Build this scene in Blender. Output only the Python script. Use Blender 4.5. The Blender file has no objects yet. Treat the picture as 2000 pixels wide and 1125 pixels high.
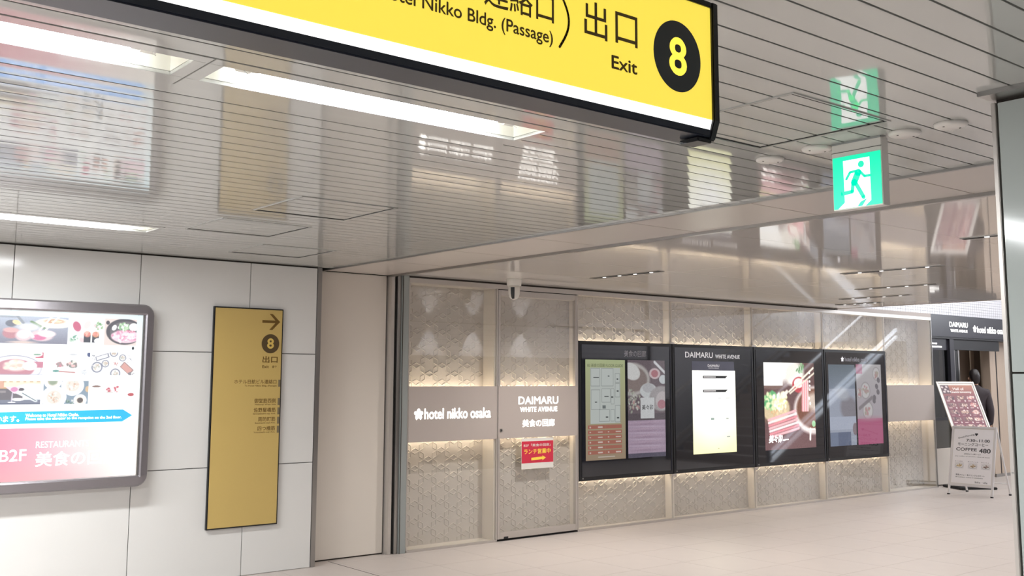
import bpy, bmesh, math, random
import numpy as np
from mathutils import Vector, Matrix
random.seed(7)
C = bpy.context.scene.collection
SC = bpy.context.scene
PI = math.pi

# ------------------------------------------------------------------ camera, world, exposure
def camera():
    yaw, pit, rol, F = math.radians(39.1045), math.radians(6.952), math.radians(0.209), 2009.0
    f = Vector((math.sin(yaw)*math.cos(pit), math.cos(yaw)*math.cos(pit), math.sin(pit)))
    r = Vector((math.cos(yaw), -math.sin(yaw), 0)); u = r.cross(f)
    c, s = math.cos(rol), math.sin(rol)
    r, u = c*r+s*u, -s*r+c*u
    cd = bpy.data.cameras.new('camera'); co = bpy.data.objects.new('camera', cd); C.objects.link(co)
    co.matrix_world = Matrix(((r.x, u.x, -f.x, 0), (r.y, u.y, -f.y, 0), (r.z, u.z, -f.z, 1.6), (0, 0, 0, 1)))
    cd.sensor_width = 36; cd.lens = F/2000*36; cd.shift_y = -68.9/2000; cd.clip_start = .05
    SC.camera = co
camera()
W = bpy.data.worlds.new('world'); SC.world = W; W.use_nodes = True
W.node_tree.nodes['Background'].inputs[0].default_value = (.95, .97, 1, 1)
W.node_tree.nodes['Background'].inputs[1].default_value = .55
vs = SC.view_settings; vs.view_transform = 'Standard'; vs.look = 'None'; vs.gamma = 1; vs.exposure = 0.08; vs.use_curve_mapping = False

def area(name, loc, sx, sy, watts, col, rot=(0, 0, 0)):
    d = bpy.data.lights.new(name, 'AREA'); d.shape = 'RECTANGLE'; d.size = sx; d.size_y = sy; d.energy = watts; d.color = col
    o = bpy.data.objects.new(name, d); o.location = loc; o.rotation_euler = rot; C.objects.link(o)
    return o
NEUTRAL = (.965, .985, 1)
TUBE_W = 47
for x, y in ((-.04, 3.07), (1.94, 3.07), (-1.35, 3.07), (-2.65, 3.07), (1.7, 6.72), (.4, 6.72), (-.9, 6.72), (-2.2, 6.72),
             (-1.3, -.6), (0, -.6), (1.3, -.6), (2.6, -.6)):
    area('tube_fill_light', (x, y, 2.565), 1.1, .16, TUBE_W, NEUTRAL)          # tubes of the troughs, plus added unseen rows with no fixture modelled
def spot(name, loc, watts, deg, col, blend=1., rad=.03):
    d = bpy.data.lights.new(name, 'SPOT'); d.energy = watts; d.spot_size = math.radians(deg); d.spot_blend = blend; d.shadow_soft_size = rad; d.color = col
    o = bpy.data.objects.new(name, d); o.location = loc; C.objects.link(o)
for x, y in ((6.83, 6.8), (6.8, 3.1), (8.26, 4.9), (9.82, 5.8), (10.88, 6.5), (9.82, 2.6), (11.5, 3.6)):
    spot('slot_light', (x, y, 2.545), 210 if x < 7 else 75, 155 if x < 7 else 130, (1, .965, .93))              # linear downlights; the last entries are unseen, with no slot modelled
for x in (10.1, 11.05, 12.15):                                            # wall washers over the tiled wall opposite
    spot('wall_washer', (x, 1.71, 2.545), 55, 66, (1, .97, .93), .3, .012)
area('light_well', (16.2, 5.2, 4.55), 6, 5, 270, (.97, .98, 1))
area('unseen_daylight', (22.4, 3.3, 4.0), 2.4, 1.3, 220, (.9, .95, 1), (0, math.radians(62), 0))   # unseen light added over the stairs, as daylight from the street            # high ceiling lights of the hall beyond
area('lobby_light', (17, 10.2, 2.5), 3, 2, 12, (1, .97, .93))

# ------------------------------------------------------------------ materials
def lin(c):
    c = np.asarray(c, float)/255.0
    return np.where(c <= .04045, c/12.92, ((c+.055)/1.055)**2.4)
MATS = {}
def mat(name, rgb, rough=.5, metal=0., noise=0., nscale=8., bump=0., bscale=200., spec=.5, emit=0., coat=0., stretch=None):
    if name in MATS: return MATS[name]
    m = bpy.data.materials.new(name); m.use_nodes = True; nt = m.node_tree; b = nt.nodes['Principled BSDF']
    col = (*[float(v) for v in lin(rgb)], 1)
    b.inputs['Base Color'].default_value = col; b.inputs['Roughness'].default_value = rough; b.inputs['Metallic'].default_value = metal
    b.inputs['Specular IOR Level'].default_value = spec; b.inputs['Coat Weight'].default_value = coat; b.inputs['Coat Roughness'].default_value = .04
    if emit:
        b.inputs['Emission Color'].default_value = col; b.inputs['Emission Strength'].default_value = emit
    if noise or bump:
        tc = nt.nodes.new('ShaderNodeTexCoord'); mp = nt.nodes.new('ShaderNodeMapping'); nt.links.new(tc.outputs['Object'], mp.inputs[0])
        if stretch: mp.inputs['Scale'].default_value = stretch
    if noise:
        n = nt.nodes.new('ShaderNodeTexNoise'); n.inputs['Scale'].default_value = nscale; n.inputs['Detail'].default_value = 5
        nt.links.new(mp.outputs[0], n.inputs['Vector'])
        mr = nt.nodes.new('ShaderNodeMapRange'); mr.inputs['To Min'].default_value = 1-noise; mr.inputs['To Max'].default_value = 1+noise
        nt.links.new(n.outputs['Fac'], mr.inputs['Value'])
        mx = nt.nodes.new('ShaderNodeMix'); mx.data_type = 'RGBA'; mx.blend_type = 'MULTIPLY'; mx.inputs['Factor'].default_value = 1
        mx.inputs['A'].default_value = col; nt.links.new(mr.outputs[0], mx.inputs['B']); nt.links.new(mx.outputs['Result'], b.inputs['Base Color'])
    if bump:
        n2 = nt.nodes.new('ShaderNodeTexNoise'); n2.inputs['Scale'].default_value = bscale; nt.links.new(mp.outputs[0], n2.inputs['Vector'])
        bp = nt.nodes.new('ShaderNodeBump'); bp.inputs['Strength'].default_value = bump; bp.inputs['Distance'].default_value = .01
        nt.links.new(n2.outputs['Fac'], bp.inputs['Height']); nt.links.new(bp.outputs[0], b.inputs['Normal'])
    MATS[name] = m
    return m
def print_mat(name, gain, emit=True, rough=.35):
    m = bpy.data.materials.new(name); m.use_nodes = True; nt = m.node_tree; b = nt.nodes['Principled BSDF']
    a = nt.nodes.new('ShaderNodeVertexColor'); a.layer_name = 'ink'
    b.inputs['Roughness'].default_value = rough
    if emit:
        b.inputs['Base Color'].default_value = (.02, .02, .02, 1)
        nt.links.new(a.outputs[0], b.inputs['Emission Color']); b.inputs['Emission Strength'].default_value = gain
    else:
        nt.links.new(a.outputs[0], b.inputs['Base Color'])
    return m
def glass_mat(name, tint, lo):
    m = bpy.data.materials.new(name); m.use_nodes = True; nt = m.node_tree; nt.nodes.clear()
    out = nt.nodes.new('ShaderNodeOutputMaterial'); mix = nt.nodes.new('ShaderNodeMixShader'); tr = nt.nodes.new('ShaderNodeBsdfTransparent')
    gl = nt.nodes.new('ShaderNodeBsdfGlossy'); gl.inputs['Roughness'].default_value = .005; tr.inputs[0].default_value = (*tint, 1)
    lw = nt.nodes.new('ShaderNodeLayerWeight'); lw.inputs[0].default_value = .5
    pw = nt.nodes.new('ShaderNodeMath'); pw.operation = 'POWER'; pw.inputs[1].default_value = 4
    mr = nt.nodes.new('ShaderNodeMapRange'); mr.inputs['To Min'].default_value = lo; mr.inputs['To Max'].default_value = .9
    nt.links.new(lw.outputs['Facing'], pw.inputs[0]); nt.links.new(pw.outputs[0], mr.inputs['Value'])
    nt.links.new(mr.outputs[0], mix.inputs[0]); nt.links.new(tr.outputs[0], mix.inputs[1]); nt.links.new(gl.outputs[0], mix.inputs[2]); nt.links.new(mix.outputs[0], out.inputs[0])
    return m
M_WALL = mat('glazed_white_panel', (220, 219, 216), .13, noise=.02, nscale=3, bump=.02, bscale=3)
M_SLAT = mat('painted_aluminium_slat', (188, 188, 184), .05, spec=1.0, noise=.02, nscale=2)
M_CEIL2 = mat('gloss_ceiling_panel', (224, 219, 214), .05, spec=.8, bump=.012, bscale=1.3)
M_BAND = mat('beam_panel', (198, 190, 183), .32)
M_VOID = mat('ceiling_void', (20, 18, 17), .9)
M_JOINT = mat('dark_joint', (58, 52, 46), .8)
M_STEEL = mat('satin_steel', (170, 168, 165), .28, .9)
M_STEEL2 = mat('brushed_steel', (150, 146, 150), .33, .8, bump=.05, bscale=60)
M_ALU = mat('anodised_aluminium', (200, 194, 188), .3, .55)
M_GREY = mat('grey_paint', (150, 155, 153), .4)
M_BEIGE = mat('beige_panel_paint', (222, 214, 204), .4, noise=.015, nscale=2)
M_FLOOR = mat('floor_stone', (193, 184, 178), .42, noise=.035, nscale=6, spec=.4)
M_FLOORJ = mat('floor_joint', (160, 150, 143), .7)
M_RELIEF = mat('relief_panel_plaster', (202, 195, 188), .55, noise=.03, nscale=30, stretch=(1, 1, .1))
M_BANDP = mat('sign_band_metal', (180, 170, 164), .45, .0)
M_BLACK = mat('black_trim', (22, 23, 26), .35)
M_SCREEN = mat('black_glass', (26, 28, 36), .04, spec=1.)
M_WHITE = mat('white_plastic', (225, 222, 216), .35)
M_TUBE = mat('lit_tube', (246, 251, 255), .3, emit=40)
M_TROUGH = mat('trough_reflector', (240, 238, 228), .3, emit=.0)
M_LED = mat('warm_led_strip', (255, 238, 212), .4, emit=24)
M_LETTER = mat('lit_white_letters', (255, 253, 248), .4, emit=2.2)
M_INK = mat('dark_brown_ink', (62, 48, 28), .5)
M_INK2 = mat('charcoal_ink', (45, 48, 52), .5)
M_BROWNINK = mat('brown_ink', (104, 76, 22), .5)
M_YEL = mat('backlit_yellow', (250, 226, 84), .35, emit=.74)
M_YELTXT = mat('backlit_yellow_figure', (255, 232, 80), .35, emit=.95)
M_WHITELIT = mat('backlit_white', (255, 255, 255), .35, emit=1.25)
M_YBOARD = mat('yellow_board', (196, 169, 102), .4, noise=.03, nscale=1.5)
M_GLASS = glass_mat('clear_glass', (.985, .99, .985), .085)
M_GREEN = mat('lit_green', (0, 214, 160), .4, emit=1.0)
M_TILE = mat('white_tile', (218, 218, 224), .25)
M_GROUT = mat('grout', (122, 122, 132), .8)
M_DARKWALL = mat('dark_panel', (70, 64, 62), .3)
M_FASCIA = mat('fascia_charcoal', (50, 50, 58), .3)
M_WOOD = mat('pale_wood_panel', (190, 172, 155), .45, noise=.08, nscale=4, stretch=(12, 12, 1))

# ------------------------------------------------------------------ builders
class MB:
    def __init__(s): s.v = []; s.f = []; s.st = []
    def mark(s): s.st.append((len(s.v), len(s.f)))
    def box(s, x0, x1, y0, y1, z0, z1):
        s.mark()
        n = len(s.v)
        s.v += [(x, y, z) for z in (z0, z1) for y in (y0, y1) for x in (x0, x1)]
        s.f += [tuple(n+i for i in q) for q in ((0, 2, 3, 1), (4, 5, 7, 6), (0, 1, 5, 4), (2, 6, 7, 3), (0, 4, 6, 2), (1, 3, 7, 5))]
        return s
    def obox(s, c, ax, ay, az):                     # oriented box: centre and three half-axis vectors
        n = len(s.v); c, ax, ay, az = map(Vector, (c, ax, ay, az))
        s.v += [tuple(c+i*ax+j*ay+k*az) for k in (-1, 1) for j in (-1, 1) for i in (-1, 1)]
        s.f += [tuple(n+i for i in q) for q in ((0, 2, 3, 1), (4, 5, 7, 6), (0, 1, 5, 4), (2, 6, 7, 3), (0, 4, 6, 2), (1, 3, 7, 5))]
        return s
    def prism(s, poly, y0, y1):                     # polygon in x,z extruded along y
        s.mark()
        n = len(s.v); k = len(poly)
        s.v += [(x, y0, z) for x, z in poly]+[(x, y1, z) for x, z in poly]
        s.f += [tuple(range(n, n+k)), tuple(range(n+2*k-1, n+k-1, -1))]+[(n+i, n+k+i, n+k+(i+1) % k, n+(i+1) % k) for i in range(k)]
        return s
    def prismx(s, poly, x0, x1):                    # polygon in y,z extruded along x
        n = len(s.v); k = len(poly)
        s.v += [(x0, y, z) for y, z in poly]+[(x1, y, z) for y, z in poly]
        s.f += [tuple(range(n, n+k)), tuple(range(n+2*k-1, n+k-1, -1))]+[(n+i, n+k+i, n+k+(i+1) % k, n+(i+1) % k) for i in range(k)]
        return s
    def tube(s, a, b, r, n=12, r2=None):
        s.mark()
        a, b = Vector(a), Vector(b); d = (b-a).normalized(); r2 = r if r2 is None else r2
        p = d.orthogonal().normalized(); q = d.cross(p); k = len(s.v)
        for c, rr in ((a, r), (b, r2)):
            s.v += [tuple(c+rr*(math.cos(2*PI*i/n)*p+math.sin(2*PI*i/n)*q)) for i in range(n)]
        s.f += [(k+i, k+(i+1) % n, k+n+(i+1) % n, k+n+i) for i in range(n)]+[tuple(range(k+n-1, k-1, -1)), tuple(range(k+n, k+2*n))]
        return s
    def lathe(s, c, prof, n=24):                    # profile of (radius, z) about a vertical axis
        k = len(s.v)
        for r, z in prof: s.v += [(c[0]+r*math.cos(2*PI*i/n), c[1]+r*math.sin(2*PI*i/n), c[2]+z) for i in range(n)]
        for j in range(len(prof)-1): s.f += [(k+j*n+i, k+j*n+(i+1) % n, k+(j+1)*n+(i+1) % n, k+(j+1)*n+i) for i in range(n)]
        s.f += [tuple(range(k+n-1, k-1, -1)), tuple(k+(len(prof)-1)*n+i for i in range(n))]
        return s
    def flat(s, poly, y):                           # flat polygon facing -y
        n = len(s.v); s.v += [(x, y, z) for x, z in poly]; s.f.append(tuple(range(n, n+len(poly)))); return s
    def ell(s, cx, cz, rx, rz, y0, y1, n=40, rot=0):
        return s.prism([(cx+rx*math.cos(t)*math.cos(rot)-rz*math.sin(t)*math.sin(rot), cz+rx*math.cos(t)*math.sin(rot)+rz*math.sin(t)*math.cos(rot))
                        for t in (2*PI*i/n for i in range(n))], y0, y1)
    def stroke(s, pts, w, y0, y1, caps=True):       # a thick line drawn in x,z
        for (x0, z0), (x1, z1) in zip(pts, pts[1:]):
            dx, dz = x1-x0, z1-z0; l = math.hypot(dx, dz) or 1; nx, nz = -dz/l*w/2, dx/l*w/2
            s.prism([(x0+nx, z0+nz), (x0-nx, z0-nz), (x1-nx, z1-nz), (x1+nx, z1+nz)], y0, y1)
        if caps:
            for x, z in pts: s.ell(x, z, w/2, w/2, y0, y1, 12)
        return s
    def mesh(s, name):
        me = bpy.data.meshes.new(name); me.from_pydata([tuple(map(float, v)) for v in s.v], [], s.f); me.update()
        bm = bmesh.new(); bm.from_mesh(me); bmesh.ops.recalc_face_normals(bm, faces=bm.faces); bm.to_mesh(me); bm.free()
        return me
    def each(s, name, m, parent=None, **kw):        # every primitive an object of its own
        for i, (v0, f0) in enumerate(s.st):
            v1, f1 = s.st[i+1] if i+1 < len(s.st) else (len(s.v), len(s.f))
            b = MB(); b.v = s.v[v0:v1]; b.f = [tuple(k-v0 for k in f) for f in s.f[f0:f1]]; b.build(name, m, parent, **kw)
    def build(s, name, m, parent=None, bevel=0, smooth=False, kind=None, label=None):
        me = s.mesh(name)
        if bevel:
            bm = bmesh.new(); bm.from_mesh(me)
            bmesh.ops.bevel(bm, geom=[e for e in bm.edges if e.is_manifold and e.calc_face_angle(0) > .5], offset=bevel, segments=2, affect='EDGES', clamp_overlap=True)
            bm.to_mesh(me); bm.free()
        return link(name, me, m, parent, smooth, kind, label)
ORIG = {}
def link(name, me, m, parent=None, smooth=False, kind=None, label=None, loc=None):
    o = bpy.data.objects.new(name, me); C.objects.link(o)
    if m and not me.materials: me.materials.append(m)
    if smooth:
        for p in me.polygons: p.use_smooth = True
    if parent is not None:
        o.parent = parent
        if parent.name in ORIG: o.location = -ORIG[parent.name]
        elif parent.parent is not None and parent.parent.name in ORIG: pass
    if loc: o.location = Vector(o.location)+Vector(loc)
    if kind: o['kind'] = kind
    if label: o['label'] = label
    return o
def thing(name, label, cat, loc=(0, 0, 0), group=None, rotz=0, local=False):
    o = bpy.data.objects.new(name, None); C.objects.link(o); o.location = loc; o.rotation_euler = (0, 0, rotz); o.empty_display_size = .1
    o['label'] = label; o['category'] = cat
    if group: o['group'] = group
    if not local: ORIG[o.name] = Vector(loc)         # children are given in room coordinates
    return o
def tag(o, label, cat, group=None):
    o['label'] = label; o['category'] = cat
    if group: o['group'] = group
    return o
def struct(name, mb, m, bevel=0):
    o = mb.build(name, m, None, bevel); o['kind'] = 'structure'; return o
def textmesh(s, bold=0., space=1., ext=.0):
    cu = bpy.data.curves.new('lettering', 'FONT'); cu.body = s; cu.size = 1; cu.space_character = space; cu.resolution_u = 5
    o = bpy.data.objects.new('lettering', cu); C.objects.link(o)
    dg = bpy.context.evaluated_depsgraph_get(); me = bpy.data.meshes.new_from_object(o.evaluated_get(dg))
    bpy.data.objects.remove(o); bpy.data.curves.remove(cu)
    if bold > .005:                                    # heavier strokes: the outline laid over itself, slightly shifted
        bm = bmesh.new(); bm.from_mesh(me); src = list(bm.verts)+list(bm.edges)+list(bm.faces)
        for k, (dx, dy) in enumerate(((1, 0), (-1, 0), (0, 1), (0, -1))):
            r = bmesh.ops.duplicate(bm, geom=src); bmesh.ops.translate(bm, verts=[v for v in r['geom'] if isinstance(v, bmesh.types.BMVert)], vec=(dx*bold, dy*bold, .004*(k+1)))
        bm.to_mesh(me); bm.free()
    return me
def text(s, x0, x1, z0, z1, y, m, parent, bold=0., name='lettering', shear=0., space=1., rot=0.):
    me = textmesh(s, bold, space)
    n = len(me.vertices); co = np.zeros(n*3); me.vertices.foreach_get('co', co); co = co.reshape(-1, 3)
    a, b = co.min(0), co.max(0)
    u = (co[:, 0]-a[0])/(b[0]-a[0]); w = (co[:, 1]-a[1])/(b[1]-a[1])
    new = np.stack([x0+(x1-x0)*u+shear*w, y-.012*co[:, 2], z0+(z1-z0)*w], 1)
    if rot:
        cx, cz = (x0+x1)/2, (z0+z1)/2; dx, dz = new[:, 0]-cx, new[:, 2]-cz; new[:, 0], new[:, 2] = cx+dx*math.cos(rot)-dz*math.sin(rot), cz+dx*math.sin(rot)+dz*math.cos(rot)
    me.vertices.foreach_set('co', new.ravel()); me.update(); me.materials.clear(); me.name = name
    return link(name, me, m, parent)
class Ink:                                           # a small flat picture painted with shapes, kept as colours on a fine grid
    def __init__(s, w, h, bg, asp=1.):
        s.w, s.h = w, h; s.a = np.zeros((h, w, 3)); s.a[:] = bg
        s.X, s.Y = np.meshgrid((np.arange(w)+.5)/w, (np.arange(h)+.5)/h); s.asp = asp; s.rng = np.random.default_rng(w*7+h)
    def put(s, k, c): s.a = s.a*(1-k[..., None])+np.asarray(c, float)*k[..., None]; return s
    def ell(s, cx, cy, rx, ry, c, rot=0, soft=.12, k=1., ring=None):
        dx, dy = (s.X-cx)*s.asp, s.Y-cy; ca, sa = math.cos(rot), math.sin(rot)
        d = np.sqrt(((dx*ca+dy*sa)/(rx*s.asp))**2+((-dx*sa+dy*ca)/ry)**2)
        m = np.clip((1-d)/soft, 0, 1)
        if ring: m = m*np.clip((d-(1-ring))/soft, 0, 1)
        return s.put(m*k, c)
    def rect(s, x0, y0, x1, y1, c, k=1., rot=0):
        cx, cy = (x0+x1)/2, (y0+y1)/2; dx, dy = (s.X-cx)*s.asp, s.Y-cy; ca, sa = math.cos(rot), math.sin(rot)
        m = (np.abs(dx*ca+dy*sa) < (x1-x0)/2*s.asp) & (np.abs(-dx*sa+dy*ca) < (y1-y0)/2)
        return s.put(m*k, c)
    def line(s, x0, y0, x1, y1, t, c, k=1.):
        ax, ay, bx, by = x0*s.asp, y0, x1*s.asp, y1; px, py = s.X*s.asp, s.Y; l = (bx-ax)**2+(by-ay)**2
        u = np.clip(((px-ax)*(bx-ax)+(py-ay)*(by-ay))/l, 0, 1); d = np.hypot(px-ax-u*(bx-ax), py-ay-u*(by-ay))
        return s.put(np.clip((t-d)/(t*.5), 0, 1)*k, c)
    def grad(s, c0, c1, vert=True, y0=0., y1=1., k=1.):
        t = np.clip(((s.Y if vert else s.X)-y0)/(y1-y0), 0, 1)[..., None]
        s.a = s.a*(1-k)+(np.asarray(c0, float)*(1-t)+np.asarray(c1, float)*t)*k; return s
    def blobs(s, cx, cy, rx, ry, n, r, cols):
        for i in range(n):
            t, q = s.rng.uniform(0, 2*PI), math.sqrt(s.rng.uniform(0, 1))
            s.ell(cx+rx*q*math.cos(t), cy+ry*q*math.sin(t), r*s.rng.uniform(.6, 1.3), r*s.asp*s.rng.uniform(.4, 1), cols[s.rng.integers(len(cols))], s.rng.uniform(0, PI), .5)
        return s
    def speck(s, amt): s.a = np.clip(s.a+s.rng.normal(0, amt, (s.h, s.w, 1)), 0, 255); return s
    def build(s, name, x0, x1, z0, z1, y, m, parent, label=None):
        w, h = s.w, s.h
        if m in (P_DIM, P_LIT, P_SCRB): s.a = s.a*.8+.2*s.a.mean(2, keepdims=True)
        gx, gz = np.meshgrid(np.linspace(x0, x1, w), np.linspace(z1, z0, h))
        v = np.stack([gx.ravel(), np.full(w*h, y), gz.ravel()], 1)
        i = np.arange((h-1)*w).reshape(h-1, w)[:, :-1].ravel()
        f = np.stack([i, i+w, i+w+1, i+1], 1)
        me = bpy.data.meshes.new(name); me.from_pydata(v.tolist(), [], f.tolist())
        at = me.color_attributes.new('ink', 'FLOAT_COLOR', 'POINT')
        col = np.ones((w*h, 4)); col[:, :3] = lin(np.clip(s.a, 0, 255)).reshape(-1, 3); at.data.foreach_set('color', col.ravel()); me.update()
        return link(name, me, m, parent, label=label)
P_LIT = print_mat('backlit_print', 1.16); P_SCR = print_mat('screen_picture', .8, rough=.04); P_SCRB = print_mat('bright_screen_picture', 1.3, rough=.04); P_DIM = print_mat('dim_screen_picture', .58, rough=.04)
P_PAPER = print_mat('printed_paper', 1, False)

# ------------------------------------------------------------------ setting: floor
H = 2.56
fl = struct('floor', MB().box(-6, 24, -6, 13, -.12, -.006), M_FLOORJ)
TS = .6
tile = MB().box(.0012, TS-.0012, .0012, TS-.0012, -.006, 0).mesh('floor_tile'); tile.materials.append(M_FLOOR)
for i in range(23):
    for j in range(8):
        o = link('floor_tile', tile, None, fl); o.location = (4.05+TS*i, 3.26+TS*j, 0)
rest = MB()
for i in range(-17, 34):
    for j in range(-16, 17):
        if 0 <= i < 23 and 0 <= j < 8: continue
        x, y = 4.05+TS*i, 3.26+TS*j
        if x < -6 or x+TS > 24 or y < -6 or y+TS > 13: continue
        n = len(rest.v); rest.v += [(x+.0012, y+.0012, 0), (x+TS-.0012, y+.0012, 0), (x+TS-.0012, y+TS-.0012, 0), (x+.0012, y+TS-.0012, 0)]; rest.f.append((n, n+1, n+2, n+3))
rest.build('paving', M_FLOOR, fl, kind='stuff')
MB().box(4.60, 4.606, 3.3, 8.2, .0, .0012).build('expansion_joint', M_JOINT, fl)

# ------------------------------------------------------------------ ceiling of slats, beam band, gloss panels
ce = struct('ceiling', MB().box(-6, 5.3, -6, 8.6, H+.10, H+.16).box(5.3, 12.35, -6, 8.6, H+.03, H+.16), M_VOID)
PIT = .1165
prof = []
hw = PIT/2-.0042
for k in range(7):
    t = -1+2*k/6; prof.append((t*hw, -.00022*(1-t*t)))
def slat_mesh(x0, x1):
    b = MB(); k = len(prof)
    for y, z in prof: b.v += [(x0, y, z), (x1, y, z)]
    b.f += [(2*i, 2*i+1, 2*i+3, 2*i+2) for i in range(k-1)]          # slightly crowned face, kept apart from its edges
    b.box(x0, x1, -hw, hw, .0012, .012); me = b.mesh('ceiling_slat'); me.materials.append(M_SLAT)
    for p in me.polygons[:k-1]: p.use_smooth = True
    return me
full = slat_mesh(-6, 4.47); part_a = slat_mesh(2.60, 4.47); part_b = slat_mesh(2.42, 4.47)
for k in range(-24, 56):
    yc = 1.519+PIT*(k+.5)
    me = part_a if 12 <= k <= 14 else part_b if 43 <= k <= 45 else full
    o = link('ceiling_slat', me, None, ce); o.location = (0, yc, H); o.rotation_euler.x = random.gauss(0, .0016)
# beam band between the two ceilings
for k in range(-6, 7):
    y0 = 2.565+.93*k
    y1 = min(y0+.926, 8.22)
    MB().box(4.525, 5.165, y0, y1, H-.004, H+.05).build('beam_panel', M_BAND, ce, .002)
MB().box(4.47, 4.495, -6, 8.2, H-.012, H+.05).build('edge_trim', M_STEEL, ce, .002)
MB().box(4.495, 4.525, -6, 8.2, H+.01, H+.05).build('edge_trim', M_JOINT, ce)
MB().box(5.165, 5.185, -6, 8.2, H-.022, H+.05).box(5.225, 5.245, -6, 8.2, H-.014, H+.05).each('shutter_slot', M_STEEL, ce, bevel=.002)
MB().box(5.185, 5.225, -6, 8.2, H+.02, H+.06).build('shutter_slot', M_JOINT, ce)
gp = MB().box(.0015, 1.7735, .0015, .9285, 0, .02).mesh('ceiling_panel'); gp.materials.append(M_CEIL2)
for i in range(4):
    for j in range(-7, 6):
        y0 = 3.46+.93*j
        if y0+.93 > 8.3: continue
        o = link('ceiling_panel', gp, None, ce); o.location = (5.245+1.775*i, y0, H)
MB().box(5.247, 12.343, 8.113, 8.145, H, H+.02).build('ceiling_panel', M_CEIL2, ce)
MB().box(12.345, 12.40, -6, 8.145, H-.003, H+1.1).build('ceiling_edge', M_BAND, ce)

# recessed fluorescent troughs
def trough(x0, x1, y0, y1, label, fx0, fx1, fy0, fy1):
    t = thing('fluorescent_trough', label, 'ceiling light', ((x0+x1)/2, (y0+y1)/2, H), 'recessed fluorescent troughs in the slatted ceiling')
    MB().box(fx0, fx1, fy0, y0, H-.002, H+.01).box(fx0, fx1, y1, fy1, H-.002, H+.01).box(fx0, x0, y0, y1, H-.002, H+.01).box(x1, fx1, y0, y1, H-.002, H+.01).each('flange', M_SLAT, t, bevel=.001)
    d = .085
    MB().box(x0, x1, y0, y1, H+d, H+d+.01).box(x0, x1, y0-.006, y0, H+.011, H+d).box(x0, x1, y1, y1+.006, H+.011, H+d).box(x0-.006, x0, y0, y1, H+.011, H+d).box(x1, x1+.006, y0, y1, H+.011, H+d).build('reflector', M_TROUGH, t)
    yc = (y0+y1)/2
    MB().tube((x0+.16, yc, H+.045), (x1-.16, yc, H+.045), .016, 16).build('tube', M_TUBE, t, smooth=True)
    for xe, sg in ((x0+.16, -1), (x1-.16, 1)):
        MB().tube((xe, yc, H+.045), (xe+.028*sg, yc, H+.045), .0165, 16).build('tube_cap', M_STEEL, t)
        s = MB().tube((xe+.028*sg, yc, H+.045), (xe+.075*sg, yc, H+.045), .022, 16).box(xe+.045*sg-.012, xe+.045*sg+.012, yc-.01, yc+.01, H+.045, H+d).build('lamp_holder', M_WHITE, t, .001)
        MB().tube((xe+.078*sg, yc+.02, H+.06), (xe+.125*sg, yc+.06, H+.075), .004, 6).tube((xe+.06*sg, yc-.01, H+.03), (xe+.06*sg, yc-.05, H+.005), .0015, 6).each('wire', M_STEEL, t)
trough(-1.14, 1.165, 2.975, 3.17, 'long lit fluorescent trough ending just left of the short gap plate, above the food poster', -1.16, 1.21, 2.919, 3.2665)
trough(1.262, 2.582, 2.975, 3.17, 'lit fluorescent trough running behind the hanging yellow exit sign', 1.215, 2.60, 2.919, 3.2665)
trough(.2, 2.395, 6.585, 6.825, 'lit fluorescent trough nearest the white panel wall, over the food poster', .18, 2.415, 6.5285, 6.878)
# access hatches
def hatch(x0, y0, label, s=.605):
    t = thing('access_hatch', label, 'ceiling hatch', (x0+s/2, y0+s/2, H), 'square access hatches in the slatted ceiling')
    z0 = H-.0045
    for a in ((x0, x0+s, y0, y0+.009), (x0, x0+s, y0+s-.009, y0+s), (x0, x0+.009, y0+.009, y0+s-.009), (x0+s-.009, x0+s, y0+.009, y0+s-.009)):
        MB().box(*a, z0, H+.004).build('frame_rail', M_SLAT, t, .001)
    for a in ((x0+.012, x0+s-.012, y0+.012, y0+.019), (x0+.012, x0+s-.012, y0+s-.019, y0+s-.012), (x0+.012, x0+.017, y0+.019, y0+s-.019), (x0+s-.017, x0+s-.012, y0+.019, y0+s-.019)):
        MB().box(*a, H-.0022, H+.003).build('shadow_gap', M_VOID, t)
hatch(2.86, 2.02, 'square ceiling hatch beside the green running-man exit sign')
hatch(2.54, 4.90, 'ceiling hatch behind the middle trough, second from the beam')
hatch(2.525, 5.885, 'ceiling hatch in line with the end of the trough nearest the white wall')
hatch(3.27, 6.89, 'ceiling hatch closest to the corner of the white panel wall')
# detectors
for x, y, lb in ((3.675, 1.90, 'flat white ceiling detector nearest the white corner column'), (3.67, 2.085, 'flat white ceiling detector second from the corner column'),
                 (3.64, 2.465, 'flat white ceiling detector just behind the running-man sign'), (3.665, 2.72, 'flat white ceiling detector farthest from the corner column')):
    t = thing('smoke_detector', lb, 'detector', (x, y, H), 'round flat detectors on the slatted ceiling')
    MB().lathe((x, y, H), [(.058, .004), (.062, -.004), (.060, -.011), (.05, -.016), (.0, -.017)]).build('cover', M_WHITE, t, smooth=True)
    MB().tube((x-.035, y+.01, H-.0135), (x-.035, y+.01, H-.0175), .004, 8).tube((x+.03, y-.02, H-.0135), (x+.03, y-.02, H-.0175), .004, 8).each('screw', M_JOINT, t)
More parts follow.
